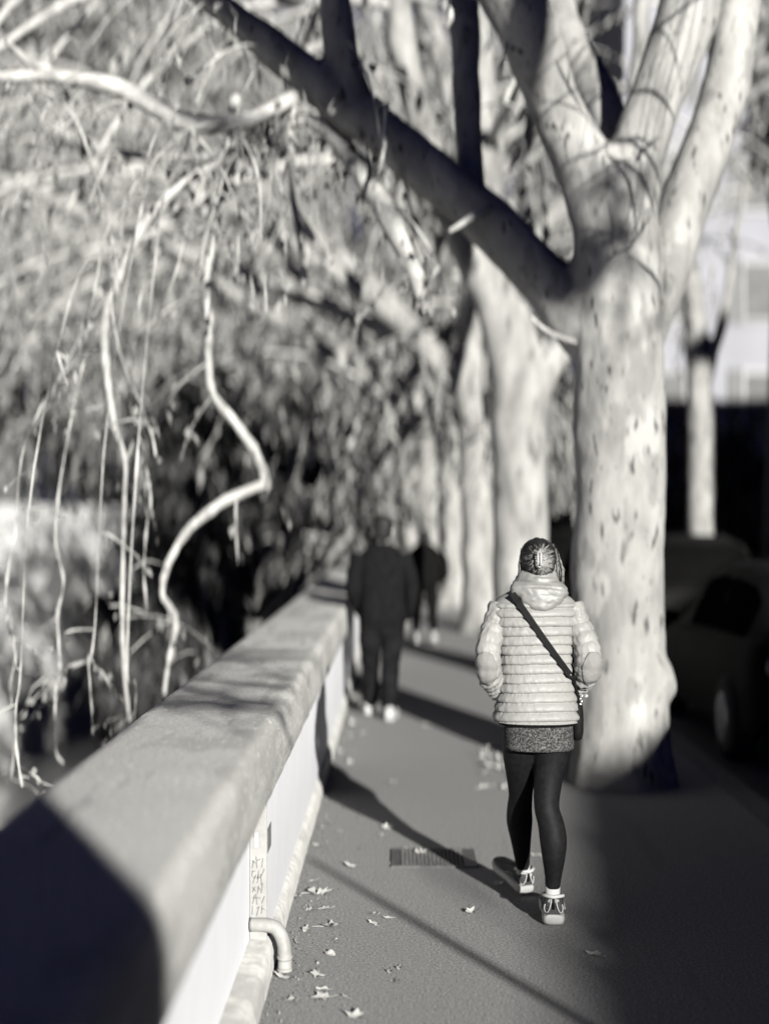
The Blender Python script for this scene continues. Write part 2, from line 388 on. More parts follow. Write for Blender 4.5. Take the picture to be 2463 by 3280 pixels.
H = [(10, 85, 9, 7), (60, 130, 9, 9), (130, 165, 9, 10), (160, 250, 9, 7), (180, 330, 9, 9)]
Pp = [(690, 380, 8.9, 12), (660, 330, 8.8, 16), (668, 260, 8.6, 14)]
A, B, Cc, E, F_, H = far(A, 1.05, 1.3), far(B, 1.2, 1.28), far(Cc, 1.28, 1.3), far(E, 1.08, 1.2), far(F_, 1.12, 1.18), far(H, 1.06, 1.15)
for r in (A, B, Cc, D, E, F_, H): bp(r)
bp([(835, 225, 9.3, 5), (828, 330, 9.2, 5), (805, 410, 9.2, 4)]); bp([(970, 500, 9.0, 6), (1010, 475, 9.1, 6), (1062, 445, 9.2, 8)])
bp([(1145, 685, 9.1, 5), (1190, 722, 9.1, 5), (1250, 742, 9.15, 5)]); bp([(1075, 170, 8.9, 3), (1100, 60, 8.9, 3), (1098, -40, 8.9, 3)])
bp([(965, 60, 9.2, 6), (975, 20, 9.2, 6), (970, -60, 9.2, 6)])
for px, top, bot, dp in ((22, 1150, 1690, 8.6), (128, 1150, 1650, 9.6), (205, 1360, 1590, 8.6), (318, 1080, 1330, 9.9), (38, 1450, 1700, 7.6), (285, 1420, 1560, 8.6)):
    ax_, a_ = rg.choice([(320, 470), (262, 580), (238, 650), (230, 760), (237, 850), (250, 930), (400, 392)]); a_ = min(a_, top-90); r = [(ax_, a_, 10.2, 2.0), ((ax_*.6+px*.4), a_+rg.uniform(-10, 40), 10.2*.6+dp*.4, 1.7), (px*.85+ax_*.15, a_*.5+top*.5, dp+.1, 1.6)]
    q = top
    while q < bot: r.append((px+rg.uniform(-14, 14), q, dp+rg.uniform(-.1, .1), rg.uniform(1.4, 3.2))); q += rg.uniform(45, 110)
    r.append((px+rg.uniform(-12, 12), bot, dp, 1.2)); bp(r, 6, 5)
    pts, ra = pathpx(r, 4)
    for _ in range(7):
        k = rg.randrange(4, len(pts)-1); strand(br, lf, pts[k], (rg.gauss(0, 1), rg.gauss(0, .5), rg.gauss(-.2, .4)), rg.uniform(.15, .45), .005, .15, rg, (.06, .016), .12, .3, 4, .07, -1)
for r, cnt, L in ((A, 13, 1.0), (B, 5, .6), (Cc, 4, .5), (D, 18, 1.4), (F_, 7, 1.0), (H, 8, .7), (DARK[5:], 22, 1.4), (UPR, 8, 1.2)):
    pts, ra = pathpx(r, 4)
    for i in range(cnt):
        k = rg.randrange(2, len(pts)-1)
        strand(br, lf, pts[k], (rg.gauss(-.1, .5), rg.gauss(0, .4), rg.gauss(-.3, .3)), L*rg.uniform(.4, 1.3), rg.uniform(.005, .011), .24, rg, (.085, .028), .16, .35)
tw = MB(); hub = Vector((2.7, 7.0, 6.4)); tw.tube([P(1640, -470, 9.4), (P(1640, -470, 9.4)+hub)/2+Vector((0, 0, .2)), hub], [.05, .035, .02], 6)
for n_, (xa, xb, ya, yb) in ((13, (1235, 1435, 300, 760)), (7, (1080, 1290, 20, 330)), (5, (1370, 1540, 10, 330))):
    for i in range(n_):              # twigs hanging above the view, their thin shade crosses the trunk
        tgt = P(rg.uniform(xa, xb), rg.uniform(ya, yb), 9.0); c = upsun(tgt, 6.3+rg.uniform(-.2, .2)); d = Vector((rg.gauss(0, 1), .1, rg.gauss(.2, .9))).normalized(); L = rg.uniform(.12, .42); r_ = rg.uniform(.005, .017)
        m_ = (hub+c+d*L)/2+Vector((rg.gauss(0, .12), 0, rg.gauss(0, .12)))
        tw.tube([c-d*L, c+Vector((rg.gauss(0, .03), 0, rg.gauss(0, .03))), c+d*L], [r_*.4, r_, r_*.5], 6)
        tw.tube([hub, m_, c+d*L], [.0026, .0026, .0026], 4, cap=False)
link('twigs', tw.mesh(), M['twig'], t1)
for i in range(70):                  # leaf clusters along the arch
    pts, ra = pathpx(A[:9], 4); k = rg.randrange(len(pts)); q = pts[k]+Vector((rg.gauss(0, .06), rg.gauss(0, .06), rg.gauss(-.03, .07)))
    for _ in range(5): lf.leaf(q, rg.uniform(.05, .12), rg.uniform(.015, .03), Vector((rg.gauss(0, .6), rg.gauss(0, .6), -1)), Vector((rg.gauss(.3, .6), -1, rg.gauss(0, .5))))
me = br.mesh(); wobble(me, lambda c: .012*noise.noise(c*14)+.006*noise.noise(c*34))
link('branches', me, M['twig'], t1)
link('foliage', lf.mesh(fix=False), M['leaf'], t1, smooth=False)

# the other plane trees of the row
def plane_tree(x, y, seed, label, group='plane trees along the pavement', fork=4.2, r=.30, height=13, nstr=120, voxel=.06, rows=None, leafm='leaf', sc=1.0, lean=-.1):
    shape = rows
    rg = random.Random(seed); root = thing('plane_tree', (x, y, 0), label, 'tree', group)
    tr, br, lf = MB(), MB(), MB(); b = Vector((x, y, 0))
    top = b+Vector((lean*2, 0, fork))
    tr.tube([b+Vector((0, 0, -.1)), b+Vector((0, 0, .25)), b+Vector((lean*.4, 0, 1.4)), b+Vector((lean, 0, 2.8)), top], [r*1.5, r*1.15, r, r*.95, r*1.02], 16)
    for k in range(5):
        an = k*1.26+rg.random(); tr.tube([b+Vector((.6*r*math.cos(an), .6*r*math.sin(an), .5)), b+Vector((1.5*r*math.cos(an), 1.5*r*math.sin(an), -.1))], [r*.35, r*.3], 8)
    limbs = []
    if shape:
        tr = MB()
        for q in shape:
            pts, ra = pathpx(q, 4); tr.tube(pts, ra, 16); limbs.append(pts)
        tr.tube([b+Vector((0, 0, .3)), b+Vector((0, 0, -.1))], [r*1.15, r*1.6], 14)
        limbs = limbs[1:]
    for k, (dx, dy) in enumerate(() if shape else ((-.9, -.15), (-.6, .7), (.55, -.1), (-.15, -.7), (.3, .8), (-1.3, .1))):
        p = top+Vector((0, 0, rg.uniform(-.7, .3))); d = Vector((dx+rg.gauss(0, .15), dy+rg.gauss(0, .15), 1.25-.35*abs(dx))); d.normalize()
        pts, rad = [top+Vector((0, 0, -.9)), p], [r*.6, r*.72]
        n = 11; st = (height-fork)/n*1.15
        for i in range(n):
            d = (d+Vector((rg.gauss(0, .09)+dx*.035, rg.gauss(0, .09)+dy*.03, -.02+rg.gauss(0, .05)))).normalized()
            p = p+d*st; pts.append(p.copy()); rad.append(r*(.68-.5*i/n))
        tr.tube(pts, rad, 12); limbs.append(pts)
    me = fuse(tr, voxel, 4); wobble(me, barkwob(2.0, .03))
    link('trunk', me, M['bark2'], root)
    for L in limbs:                  # arching boughs
        if shape and L is limbs[1]: continue
        for i in range(4):
            k = rg.randrange(min(6, len(L)//2), len(L)-1)
            bp_, bd = [L[k].copy()], Vector((rg.gauss(-.7, .7), rg.gauss(-.2, .7), rg.uniform(.1, .7))).normalized(); q = L[k].copy()
            for j in range(14):
                bd = (bd+Vector((rg.gauss(0, .09), rg.gauss(0, .09), -.11))).normalized(); q = q+bd*.36; bp_.append(q.copy())
                if q.z < 1.2: break
            br.tube(bp_, [r*.22*(1-.7*j/len(bp_)) for j in range(len(bp_))], 6)
            for j in range(int(nstr/24)):
                k2 = rg.randrange(2, len(bp_))
                strand(br, lf, bp_[k2], (rg.gauss(0, .6), rg.gauss(0, .6), rg.gauss(0, .3)), rg.uniform(.8, 3.0)*sc, .014*sc, .16, rg, (.22*sc, .034*sc), .18*sc, .2, 3, .2, 1.9 if bp_[k2].x > -2.6+shift(bp_[k2].y) else -1)
    link('branches', br.mesh(), M['twig'], root)
    link('foliage', lf.mesh(fix=False), M[leafm], root, smooth=False)
    return root
plane_tree(1.33, 15.4, 21, 'second plane tree along the pavement, pale trunk just left of the biggest trunk', r=.29, fork=3.6, voxel=.05, nstr=120, rows=[
    [(1127, 1490, 15.4, 74), (1124, 1400, 15.4, 66), (1123, 1250, 15.4, 61), (1123, 1000, 15.4, 60), (1122, 860, 15.4, 61), (1106, 750, 15.4, 58), (1085, 660, 15.4, 50)],
    [(1110, 790, 15.4, 52), (1085, 690, 15.4, 48), (1040, 590, 15.4, 42), (990, 490, 15.3, 38), (945, 380, 15.2, 36), (905, 240, 15.1, 33), (870, 90, 15, 30), (845, -80, 14.9, 28), (800, -350, 14.8, 22)],
    [(1130, 880, 15.4, 46), (1165, 812, 15.4, 37), (1215, 748, 15.5, 31), (1265, 680, 15.6, 29), (1320, 570, 15.8, 27), (1360, 400, 16, 25), (1380, 150, 16.2, 22), (1390, -150, 16.4, 18)],
    [(1095, 720, 15.4, 44), (1072, 590, 15.5, 36), (1060, 430, 15.6, 32), (1045, 230, 15.7, 29), (1035, 40, 15.8, 27), (1030, -200, 16, 23)],
    [(985, 480, 15.3, 28), (930, 430, 15.1, 26), (860, 330, 14.8, 24), (780, 160, 14.5, 22), (700, -40, 14.2, 19), (600, -250, 14, 14)]])
plane_tree(1.22, 21.5, 22, 'third plane tree along the pavement, slimmer pale trunk behind the second', r=.26, voxel=.05)
plane_tree(1.05, 27.5, 23, 'fourth plane tree along the pavement, behind the third pale trunk', r=.27, sc=1.2)
plane_tree(.75, 34, 24, 'fifth plane tree along the pavement, far behind the two distant walkers', r=.28, sc=1.4)
plane_tree(.35, 42, 25, 'sixth plane tree along the pavement, dim in the distance', r=.3, sc=1.6)
plane_tree(-.4, 52, 26, 'farthest plane tree of the pavement row, at the bend of the wall', r=.3, sc=1.8)

# wide drooping trees rooted on the quay below the wall
def weeper(x, y, z0, seed, label, h, spread, nb, leafm, sc=1.0, group='drooping trees below the parapet'):
    rg = random.Random(seed); root = thing('drooping_tree', (x, y, z0), label, 'tree', group)
    tr, br, lf = MB(), MB(), MB(); b = Vector((x, y, z0)); top = b+Vector((0, 0, h*.55))
    tr.tube([b, b+Vector((.1, 0, h*.25)), top], [.24, .18, .14], 12)
    limbs = []
    for k in range(7):
        an = k*.9+rg.random()*.5; d = Vector((math.cos(an)*.7, math.sin(an)*.7, .9)); p = top.copy(); pts, rad = [p.copy()], [.13]
        for i in range(9):
            d = (d+Vector((rg.gauss(0, .12), rg.gauss(0, .12), -.03))).normalized(); p = p+d*(h*.06+spread*.05); pts.append(p.copy()); rad.append(.12*(1-.085*i))
        tr.tube(pts, rad, 8); limbs.append(pts)
    link('trunk', fuse(tr, .09, 3), M['bark2'], root)
    for i in range(nb):
        L = rg.choice(limbs); q = L[rg.randrange(2, len(L))].copy(); an = rg.uniform(0, 6.28)
        bd = Vector((math.cos(an), math.sin(an), rg.uniform(0, .8))).normalized(); pts = [q.copy()]
        for j in range(12):
            bd = (bd+Vector((rg.gauss(0, .08), rg.gauss(0, .08), -.12))).normalized(); q = q+bd*(spread*.075); pts.append(q.copy())
        br.tube(pts, [.05*(1-.07*j) for j in range(len(pts))], 5)
        for j in range(7):
            strand(br, lf, pts[rg.randrange(1, len(pts))], (rg.gauss(0, .5), rg.gauss(0, .5), rg.gauss(0, .3)), rg.uniform(1.2, 4.5)*sc, .012*sc, .2, rg, (.30*sc, .036*sc), .14*sc, .1, 3, .24*sc, 1.8 if x > -4 and pts[0].x > -3.2+shift(pts[0].y) else z0+1)
    link('branches', br.mesh(), M['twig'], root); link('foliage', lf.mesh(fix=False), M[leafm], root, smooth=False)
weeper(-2.8, 26, -7, 42, 'drooping tree with pale hanging twigs beyond the middle of the parapet', 11.5, 4.5, 22, 'leaf2', 1.1)
weeper(-2.6, 36, -7, 43, 'drooping tree hanging over the distant stretch of the parapet', 13, 5.5, 34, 'leaf2', 1.2)

# leafy trees: crowns of many small leaf faces spread through uneven lumps
def leafy(name, x, y, z0, h, wd, seed, label, cat, group, m, n, ls, bark='darkbark', lowest=.15):
    rg = random.Random(seed); nr = np.random.default_rng(seed)
    root = thing(name, (x, y, z0), label, cat, group); b = Vector((x, y, z0))
    tr = MB(); tr.tube([b, b+Vector((.1, 0, h*.3)), b+Vector((.2, .1, h*.7))], [h*.022+.05, h*.017+.03, h*.008+.02], 10)
    lumps = []
    for k in range(16):
        z = h*rg.uniform(lowest, 1)*.93; f = math.sin(math.pi*min(1, max(.12, (z/h)*.9+.12)))**.6
        an = rg.uniform(0, 6.28); rr_ = wd*.5*f*rg.uniform(.3, .95)
        c = Vector((x+rr_*math.cos(an), y+rr_*math.sin(an), z0+z)); lumps.append((c, wd*rg.uniform(.15, .3)))
        tr.tube([b+Vector((.1, 0, max(h*.1, z*.6))), c], [h*.007+.02, .02], 6)
    link('trunk', tr.mesh(), M[bark], root)
    V = []; Fc = []
    per = n//len(lumps)
    for c, r in lumps:
        d = nr.normal(size=(per, 3)); d /= np.linalg.norm(d, axis=1)[:, None]
        rad = r*(nr.uniform(.35, 1.0, per)**.5)*nr.uniform(.8, 1.25, per)
        pos = np.array(c)+d*rad[:, None]*np.array([1, 1, .8])
        u = nr.normal(size=(per, 3))*.6+np.array([0, 0, -1.4]); u /= np.linalg.norm(u, axis=1)[:, None]
        nn = d+nr.normal(size=(per, 3))*.7; sd = np.cross(u, nn); sd /= np.linalg.norm(sd, axis=1)[:, None]+1e-6
        s_ = ls*nr.uniform(.5, 1.5, per)[:, None]
        q = np.stack([pos, pos+u*s_*.7+sd*s_*.26, pos+u*s_*1.5, pos+u*s_*.7-sd*s_*.26], 1); V.append(q.reshape(-1, 3))
    V = np.concatenate(V); k = len(V)//4
    me = bpy.data.meshes.new('crown'); me.from_pydata(V.tolist(), [], np.arange(k*4).reshape(k, 4).tolist()); me.update()
    link('crown', me, M[m], root, smooth=False); return root
bank = [(-23, 47, 27, 15), (-19.5, 56, 29, 16), (-18, 65, 31, 16), (-16, 74, 33, 17), (-14, 83, 36, 18), (-12, 93, 38, 19), (-9, 104, 40, 20), (-27, 68, 36, 18), (-25, 84, 42, 22), (-20, 100, 46, 24), (-13, 118, 50, 26), (-3, 122, 48, 24), (6, 126, 44, 22), (-9, 145, 58, 30), (3, 140, 54, 26)]
for i, (x, y, h, wd) in enumerate(bank):
    leafy('broadleaf_tree', x, y, -1.0, h, wd, 60+i, 'blurred grey leafy tree standing far beyond the river', 'tree', 'far trees across the river', 'leaf2', 30000, .36, lowest=.2)
shr = [(-6.3, 43, 9, 4), (-5.4, 49, 12.5, 5), (-8.6, 51, 9, 4), (-4.6, 57, 13.5, 6), (-8.8, 62, 9.5, 5), (-6.6, 65, 14.5, 8), (-3.4, 68, 14, 7), (-1.8, 84, 14, 8), (2.0, 80, 14, 8), (-6.5, 78, 15, 8), (-.9, 66, 12, 4), (-2.5, 62, 15, 5), (-3.4, 41, 13.5, 4), (-4.4, 45, 13, 4)]
for i, (x, y, h, wd) in enumerate(shr):
    leafy('evergreen_shrub', x, y, -7.0, h, wd, 80+i, 'dark evergreen bush growing on the slope below the parapet', 'shrub', 'dark bushes below the parapet', 'evergreen', 6500, .3, lowest=.02)
for i, (x, y, tp_, wd) in enumerate(((-2.7, 20, 3.5, 2.4), (-3.8, 24.5, 4.6, 3.2), (-2.5, 28, 4.8, 2.6), (-3.5, 32, 5.4, 3.2), (-2.4, 37, 5.4, 3))):
    leafy('evergreen_shrub', x, y, -7.0, tp_+7, wd, 180+i, 'dark evergreen bush rising close behind the middle of the parapet', 'shrub', 'dark bushes close behind the parapet', 'evergreen', 7000, .17, lowest=.5)

# across the road
for i, (x, y) in enumerate(((9.5, 96), (14.5, 104))):
    leafy('broadleaf_tree', x, y, -.1, 43, 19, 170+i, ('grey leafy tree closing the end of the road, between the trunks', 'grey leafy tree at the end of the road, mostly behind the pale building')[i], 'tree', None, 'leaf2', 20000, .45, lowest=.05)
leafy('street_tree', 8.7, 33, -.1, 15.5, 5, 131, 'tall grey leafy crown in front of the pale building at the upper right edge', 'tree', None, 'leaf2', 6000, .3, lowest=.74)
tb = thing('street_tree', (6.3, 30, 0), 'pale straight tree trunk across the road, right of the big plane tree', 'tree')
mb = MB(); mb.tube([Vector((6.35, 30, -.2)), Vector((6.3, 30, 1.5)), Vector((6.32, 30, 3.6)), Vector((6.2, 30, 6)), Vector((5.7, 30, 9))], [.33, .29, .28, .24, .16], 14)
mb.tube([Vector((6.3, 30, 4)), Vector((6.8, 30, 6)), Vector((7.2, 29.6, 9))], [.12, .10, .06], 10)
me = fuse(mb, .05, 3); wobble(me, barkwob(2, .03)); link('trunk', me, M['bark2'], tb)
br, lf = MB(), MB(); rg = random.Random(5)
for i in range(9):
    zq = rg.uniform(4.5, 9); strand(br, lf, (6.26-max(0, zq-6)/3*.5, 30, zq), (rg.gauss(0, 1), rg.gauss(0, 1), .6), rg.uniform(2, 4), .03, .09, rg, (.2, .06), .5, .3, 4, .25)
link('branches', br.mesh(), M['darkbark'], tb); link('foliage', lf.mesh(fix=False), M['leaf'], tb, smooth=False)
for i, (x, y, h, wd) in enumerate(((9.2, 41, 4.6, 5), (12.5, 42, 4.8, 6), (6.6, 44, 4.6, 4.5), (15.5, 43, 4.8, 6), (4.4, 47, 5, 4), (5.6, 56, 11, 7), (6.9, 53, 10, 6), (3.0, 60, 10, 6))):
    leafy('evergreen_shrub', x, y, -.1, h, wd, 120+i, 'dark evergreen bush standing across the road before the pale building', 'shrub', 'dark bushes across the road', 'evergreen', 4000, .26, lowest=.02)

def building(x0, x1, y0, y1, h, m, label, facing, floors, nwin, z0=-.1):
    root = thing('building', ((x0+x1)/2, (y0+y1)/2, z0), label, 'building')
    MB().box(((x0+x1)/2, (y0+y1)/2, z0+h/2), ((x1-x0)/2, (y1-y0)/2, h/2)).build('wall', m, root, False)
    MB().box(((x0+x1)/2, (y0+y1)/2, z0+h+.15), ((x1-x0)/2+.5, (y1-y0)/2+.5, .15)).build('roof', M['tile'], root, False)
    fh = h/floors
    for fl in range(floors):
        for k in range(nwin):
            zc = z0+fh*(fl+.52); t_ = (k+.5)/nwin
            if facing == 'S':
                c = Vector((x0+(x1-x0)*t_, y0, zc)); ax = Vector((1, 0, 0)); nv = Vector((0, -1, 0))
            else:
                c = Vector((x0, y0+(y1-y0)*t_, zc)); ax = Vector((0, 1, 0)); nv = Vector((-1, 0, 0))
            def bx(mb, off, hw, hz, dep, out):
                cc = c+ax*off+nv*out; hh = Vector((abs(ax.x)*hw+abs(nv.x)*dep, abs(ax.y)*hw+abs(nv.y)*dep, hz)); mb.box(cc, hh); return mb
            wn = bx(MB(), 0, .58, fh*.29, .06, .02).build('window', M['plaster2'], root, False)
            bx(MB(), 0, .48, fh*.25, .02, .075).build('pane', M['glassdark'], wn, False)
            for so_ in (-.86, .86): bx(MB(), so_, .26, fh*.29, .03, .035).build('shutter', M['shutter'], wn, False)
    return root
building(-70, -12, 138, 150, 11, M['bankstone'], 'long pale sunlit building low behind the far trees across the river', 'S', 3, 20)
building(8.2, 34, 52, 66, 24, M['plaster'], 'tall pale sunlit apartment building across the road at the right edge', 'S', 6, 8)
building(14.5, 26, 6, 30, 11.9, M['plaster2'], 'unseen ochre apartment building right of the road, added to shade the background', 'W', 4, 8)  # out of view, placed and sized to shade the foot of the far facade

# trees behind the camera that throw the shadows on the wall and the limb
t = thing('plane_tree', (1.15, -3, 0), 'leaning plane tree behind the viewer at the kerb', 'tree')
tr = MB(); tr.tube([Vector(v) for v in ((1.15, -3, -.1), (1.16, -3, 1.2), (1.165, -3, 2.45), (1.02, -3, 2.85), (.6, -3, 3.3), (-.1, -3, 4.0), (-1, -3, 5.4), (-1.6, -3, 7.5))], [.36, .31, .31, .30, .26, .22, .18, .12], 16)
tr.tube([Vector(v) for v in ((1.1, -3, 2.4), (1.15, -3.3, 4), (1.2, -3.6, 7), (1.5, -3.6, 9.2))], [.24, .24, .26, .3], 12)
for rows, k in (([(1225, 665, 9.3, 34), (1190, 622, 9.3, 52), (1160, 588, 9.3, 58)]+DARK[2:], 1.4), (UPR, 1.6), (VERT[:-1], 1.7)):  # added limbs, laid along the sun's path to shade the dark limb
    pts, ra = pathpx(rows, 2); cp = [upsun(p, -3.6) for p in pts]
    if k == 1.4: cp = cp+[Vector((1.7, -3.6, 9.9)), Vector((1.45, -3.6, 9.0))]; ra = ra+[.2, .2]
    tr.tube(cp, [r_*k for r_ in ra], 12)
link('trunk', fuse(tr, .05, 2), M['bark2'], t)
br = MB(); lf = MB()
b1, b2 = upsun((-.46, 7.12, 0), -1.5), upsun((.475, 5.12, 0), -1.5)
br.tube([Vector((1.15, -3, 1.0)), Vector((1.7, -2.6, 1.15)), Vector((2.4, -2.0, 1.3)), b2+(b2-b1)*.35, b2, (b1+b2)/2, b1], [.05, .04, .034, .028, .025, .024, .018], 8)
rg = random.Random(17)
for i in range(20):
    tgt = Vector((rg.uniform(-1.0, -.5), rg.uniform(4.6, 8.2), .95)); c = upsun(tgt, -2.3+rg.uniform(-.3, .3))
    d = Vector((rg.gauss(0, 1), rg.gauss(0, .3), rg.gauss(0, .25))).normalized()
    L = rg.uniform(.15, .4)
    br.tube([c-d*L, c+Vector((0, 0, rg.uniform(.02, .08))), c+d*L], [.006, rg.uniform(.006, .015), .005], 6)
    br.tube([Vector((1.5, -2.4, 3.7)), c-d*L], [.008, .006], 5)
for i in range(20):                  # twigs whose soft shade dapples the big trunk
    c = upsun(P(rg.uniform(1240, 1430), rg.uniform(330, 720), 9.0), -3.6+rg.uniform(-.5, .5)); d = Vector((rg.gauss(0, 1), .2, rg.gauss(0, .8))).normalized(); L = rg.uniform(.15, .5)
    br.tube([c-d*L, c, c+d*L], [.008, rg.uniform(.01, .03), .008], 6)
    br.tube([cp[-1] if False else Vector((2.6, -3.6, 8.2)), c-d*L], [.012, .006], 5)
link('branches', br.mesh(), M['twig'], t)
building(9.8, 17, -46, -4, 6.9, M['plaster2'], 'long low building behind the viewer across the road', 'W', 2, 14)
bld = [o for o in C.objects if o.get('label', '').startswith('long low')][0]; bld.rotation_euler.z = R(-6.5); bld.location.x -= .85

for i, (x, y) in enumerate(((9.35, -13.5), (9.1, -16), (8.9, -18.3), (8.6, -20.4), (8.4, -22.5))):  # added trees, their thin crowns soften the edge of the pavement shade
    leafy('street_tree', x, y, -.1, 7.3, 1.6, 150+i, 'sparse young tree added behind the viewer to soften the shade edge', 'tree', 'young trees added for soft shade', 'evergreen', 1000, .16, lowest=.74)

# ------------------------------------------------------------------ parked cars
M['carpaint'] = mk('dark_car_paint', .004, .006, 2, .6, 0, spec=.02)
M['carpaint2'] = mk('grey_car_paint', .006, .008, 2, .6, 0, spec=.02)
M['carglass'] = mk('car_glass', .003, .004, 2, .8, 0, spec=.0)
M['tyre'] = mk('tyre_rubber', .02, .03, 30, .9)
M['rim'] = mk('wheel_rim', .25, .3, 5, .4, spec=.5, metal=.6)
M['lampred'] = mk('tail_lamp', .06, .08, 8, .2, spec=.5)
M['lampwhite'] = mk('head_lamp', .5, .6, 8, .15, spec=.5)
M['plate'] = mk('number_plate', .55, .6, 4, .5)
def interp(tab, v):
    for (a0, *A_), (b0, *B_) in zip(tab, tab[1:]):
        if v <= b0:
            t_ = 0 if b0 == a0 else (v-a0)/(b0-a0); t_ = max(0, min(1, t_)); return [p+(q_-p)*t_ for p, q_ in zip(A_, B_)]
    return list(tab[-1][1:])
def make_car(name='parked_car', paint='carpaint', hh=1.47):
    root = thing(name, (0, 0, 0), 'car', 'car', 'cars parked along the kerb')
    s = hh/1.47
    # along y: rear at -2.05, nose at 2.05 : sill z, belt z, half width
    bod = [(-2.05, .42, .80, .70), (-2.0, .32, .92, .78), (-1.8, .27, .98, .83), (-1.0, .25, .97, .86), (0, .24, .95, .87), (.9, .25, .92, .86), (1.2, .26, .88, .85), (1.75, .28, .78, .80), (1.97, .34, .68, .70), (2.05, .42, .60, .60)]
    rings = []
    for i in range(42):
        y = -2.05+4.1*i/41; z0, z1, hw = interp(bod, y); z1 *= s if z1 > .9 else 1
        ring = []
        for px, pz in ((-1, .0), (-1.0, .35), (-.985, .7), (-.93, .94), (-.80, 1.0), (0, 1.03), (.80, 1.0), (.93, .94), (.985, .7), (1.0, .35), (1, .0), (.8, -.06), (-.8, -.06)):
            ring.append((px*hw, y, z0+(z1-z0)*pz))
        rings.append(ring)
    body = MB().loft(rings).build('body', M[paint], root, True, 40)
    cab = [(-1.9, .90, .66), (-1.6, 1.22, .60), (-1.25, 1.42, .57), (-.6, 1.47, .57), (0, 1.46, .57), (.35, 1.38, .575), (.8, 1.12, .62), (1.2, .87, .68)]
    rings = []
    for i in range(32):
        y = -1.9+3.1*i/31; zt, hw = interp(cab, y); zt *= s; lo = .86; b_ = .80
        rings.append([(-b_, y, lo), (-(hw+(b_-hw)*.5), y, lo+(zt-lo)*.55), (-hw, y, lo+(zt-lo)*.9), (-hw*.8, y, zt), (0, y, zt+.015), (hw*.8, y, zt), (hw, y, lo+(zt-lo)*.9), (hw+(b_-hw)*.5, y, lo+(zt-lo)*.55), (b_, y, lo)])
    MB().loft(rings).build('cabin', M[paint], root, True, 40)
    def cz(y): return interp(cab, y)[0]*s
    for sx in (-1, 1):
        wn = MB()
        for ya, yb in ((-1.5, -.62), (-.55, .35), ):
            def pt(y, f):
                zt, hw = interp(cab, y); zt *= s; x = .80+(hw-.80)*f
                return Vector((sx*(x+.006+.02*math.sin(f*3.14)), y, .86+(zt-.86)*f*.95))
            wn.grid([[pt(ya+(yb-ya)*k/4, .1), pt(ya+(yb-ya)*k/4, .45), pt(ya+(yb-ya)*k/4, .85)] for k in range(5)])
        wn.build('side_window', M['carglass'], root)
    for nm, ya, yb in (('rear_window', -1.82, -1.35), ('windscreen', .42, 1.05)):
        mb = MB(); rows = []
        for k in range(5):
            y = ya+(yb-ya)*k/4; zt, hw = interp(cab, y); zt *= s
            rows.append([Vector((hw*.82*q_, y-(.012 if ya < 0 else -.012), zt+.022)) for q_ in (-1, -.5, 0, .5, 1)])
        mb.grid(rows).build(nm, M['carglass'], root)
    for y in (-1.25, 1.3):
        for sx in (-1, 1):
            wh = MB().tube([(sx*.66, y, .31), (sx*.70, y, .31), (sx*.85, y, .31), (sx*.88, y, .31)], [.28, .315, .315, .28], 24).build('wheel', M['tyre'], root, True, 40)
            MB().tube([(sx*.87, y, .31), (sx*.89, y, .31)], [.2, .18], 20).build('rim', M['rim'], wh, True, 40)
    for sx in (-1, 1):
        MB().ell((sx*.64, -2.0, .76), (.10, .05, .12)).build('tail_lamp', M['lampred'], root)
        MB().ell((sx*.55, 1.96, .60), (.15, .08, .07)).build('headlight', M['lampwhite'], root)
        MB().ell((sx*.93, .62, .95*s), (.10, .06, .07)).build('mirror', M[paint], root)
    MB().box((0, -2.06, .62), (.26, .012, .055)).build('number_plate', M['plate'], root, False)
    MB().box((0, -2.03, .42), (.66, .05, .07)).build('bumper', M['tyre'], root, False); MB().box((0, 2.0, .42), (.55, .06, .07)).build('bumper', M['tyre'], root, False)
    return root
def copy_tree(o, parent=None):
    c = o.copy(); C.objects.link(c); c.parent = parent
    if parent is not None: c.matrix_parent_inverse = o.matrix_parent_inverse.copy()
    for ch in list(o.children): copy_tree(ch, c)
    return c
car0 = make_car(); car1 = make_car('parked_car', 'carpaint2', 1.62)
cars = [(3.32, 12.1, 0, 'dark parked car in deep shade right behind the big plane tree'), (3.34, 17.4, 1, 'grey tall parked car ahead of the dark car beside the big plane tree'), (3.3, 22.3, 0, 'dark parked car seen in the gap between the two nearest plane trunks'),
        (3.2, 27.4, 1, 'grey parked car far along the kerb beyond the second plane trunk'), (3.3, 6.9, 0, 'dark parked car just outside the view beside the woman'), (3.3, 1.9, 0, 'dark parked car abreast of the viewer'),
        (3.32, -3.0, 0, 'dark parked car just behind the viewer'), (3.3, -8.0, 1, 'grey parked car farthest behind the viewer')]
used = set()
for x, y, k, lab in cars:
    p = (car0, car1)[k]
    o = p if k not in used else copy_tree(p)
    used.add(k); o.location = (x, y, -.12); o['label'] = lab

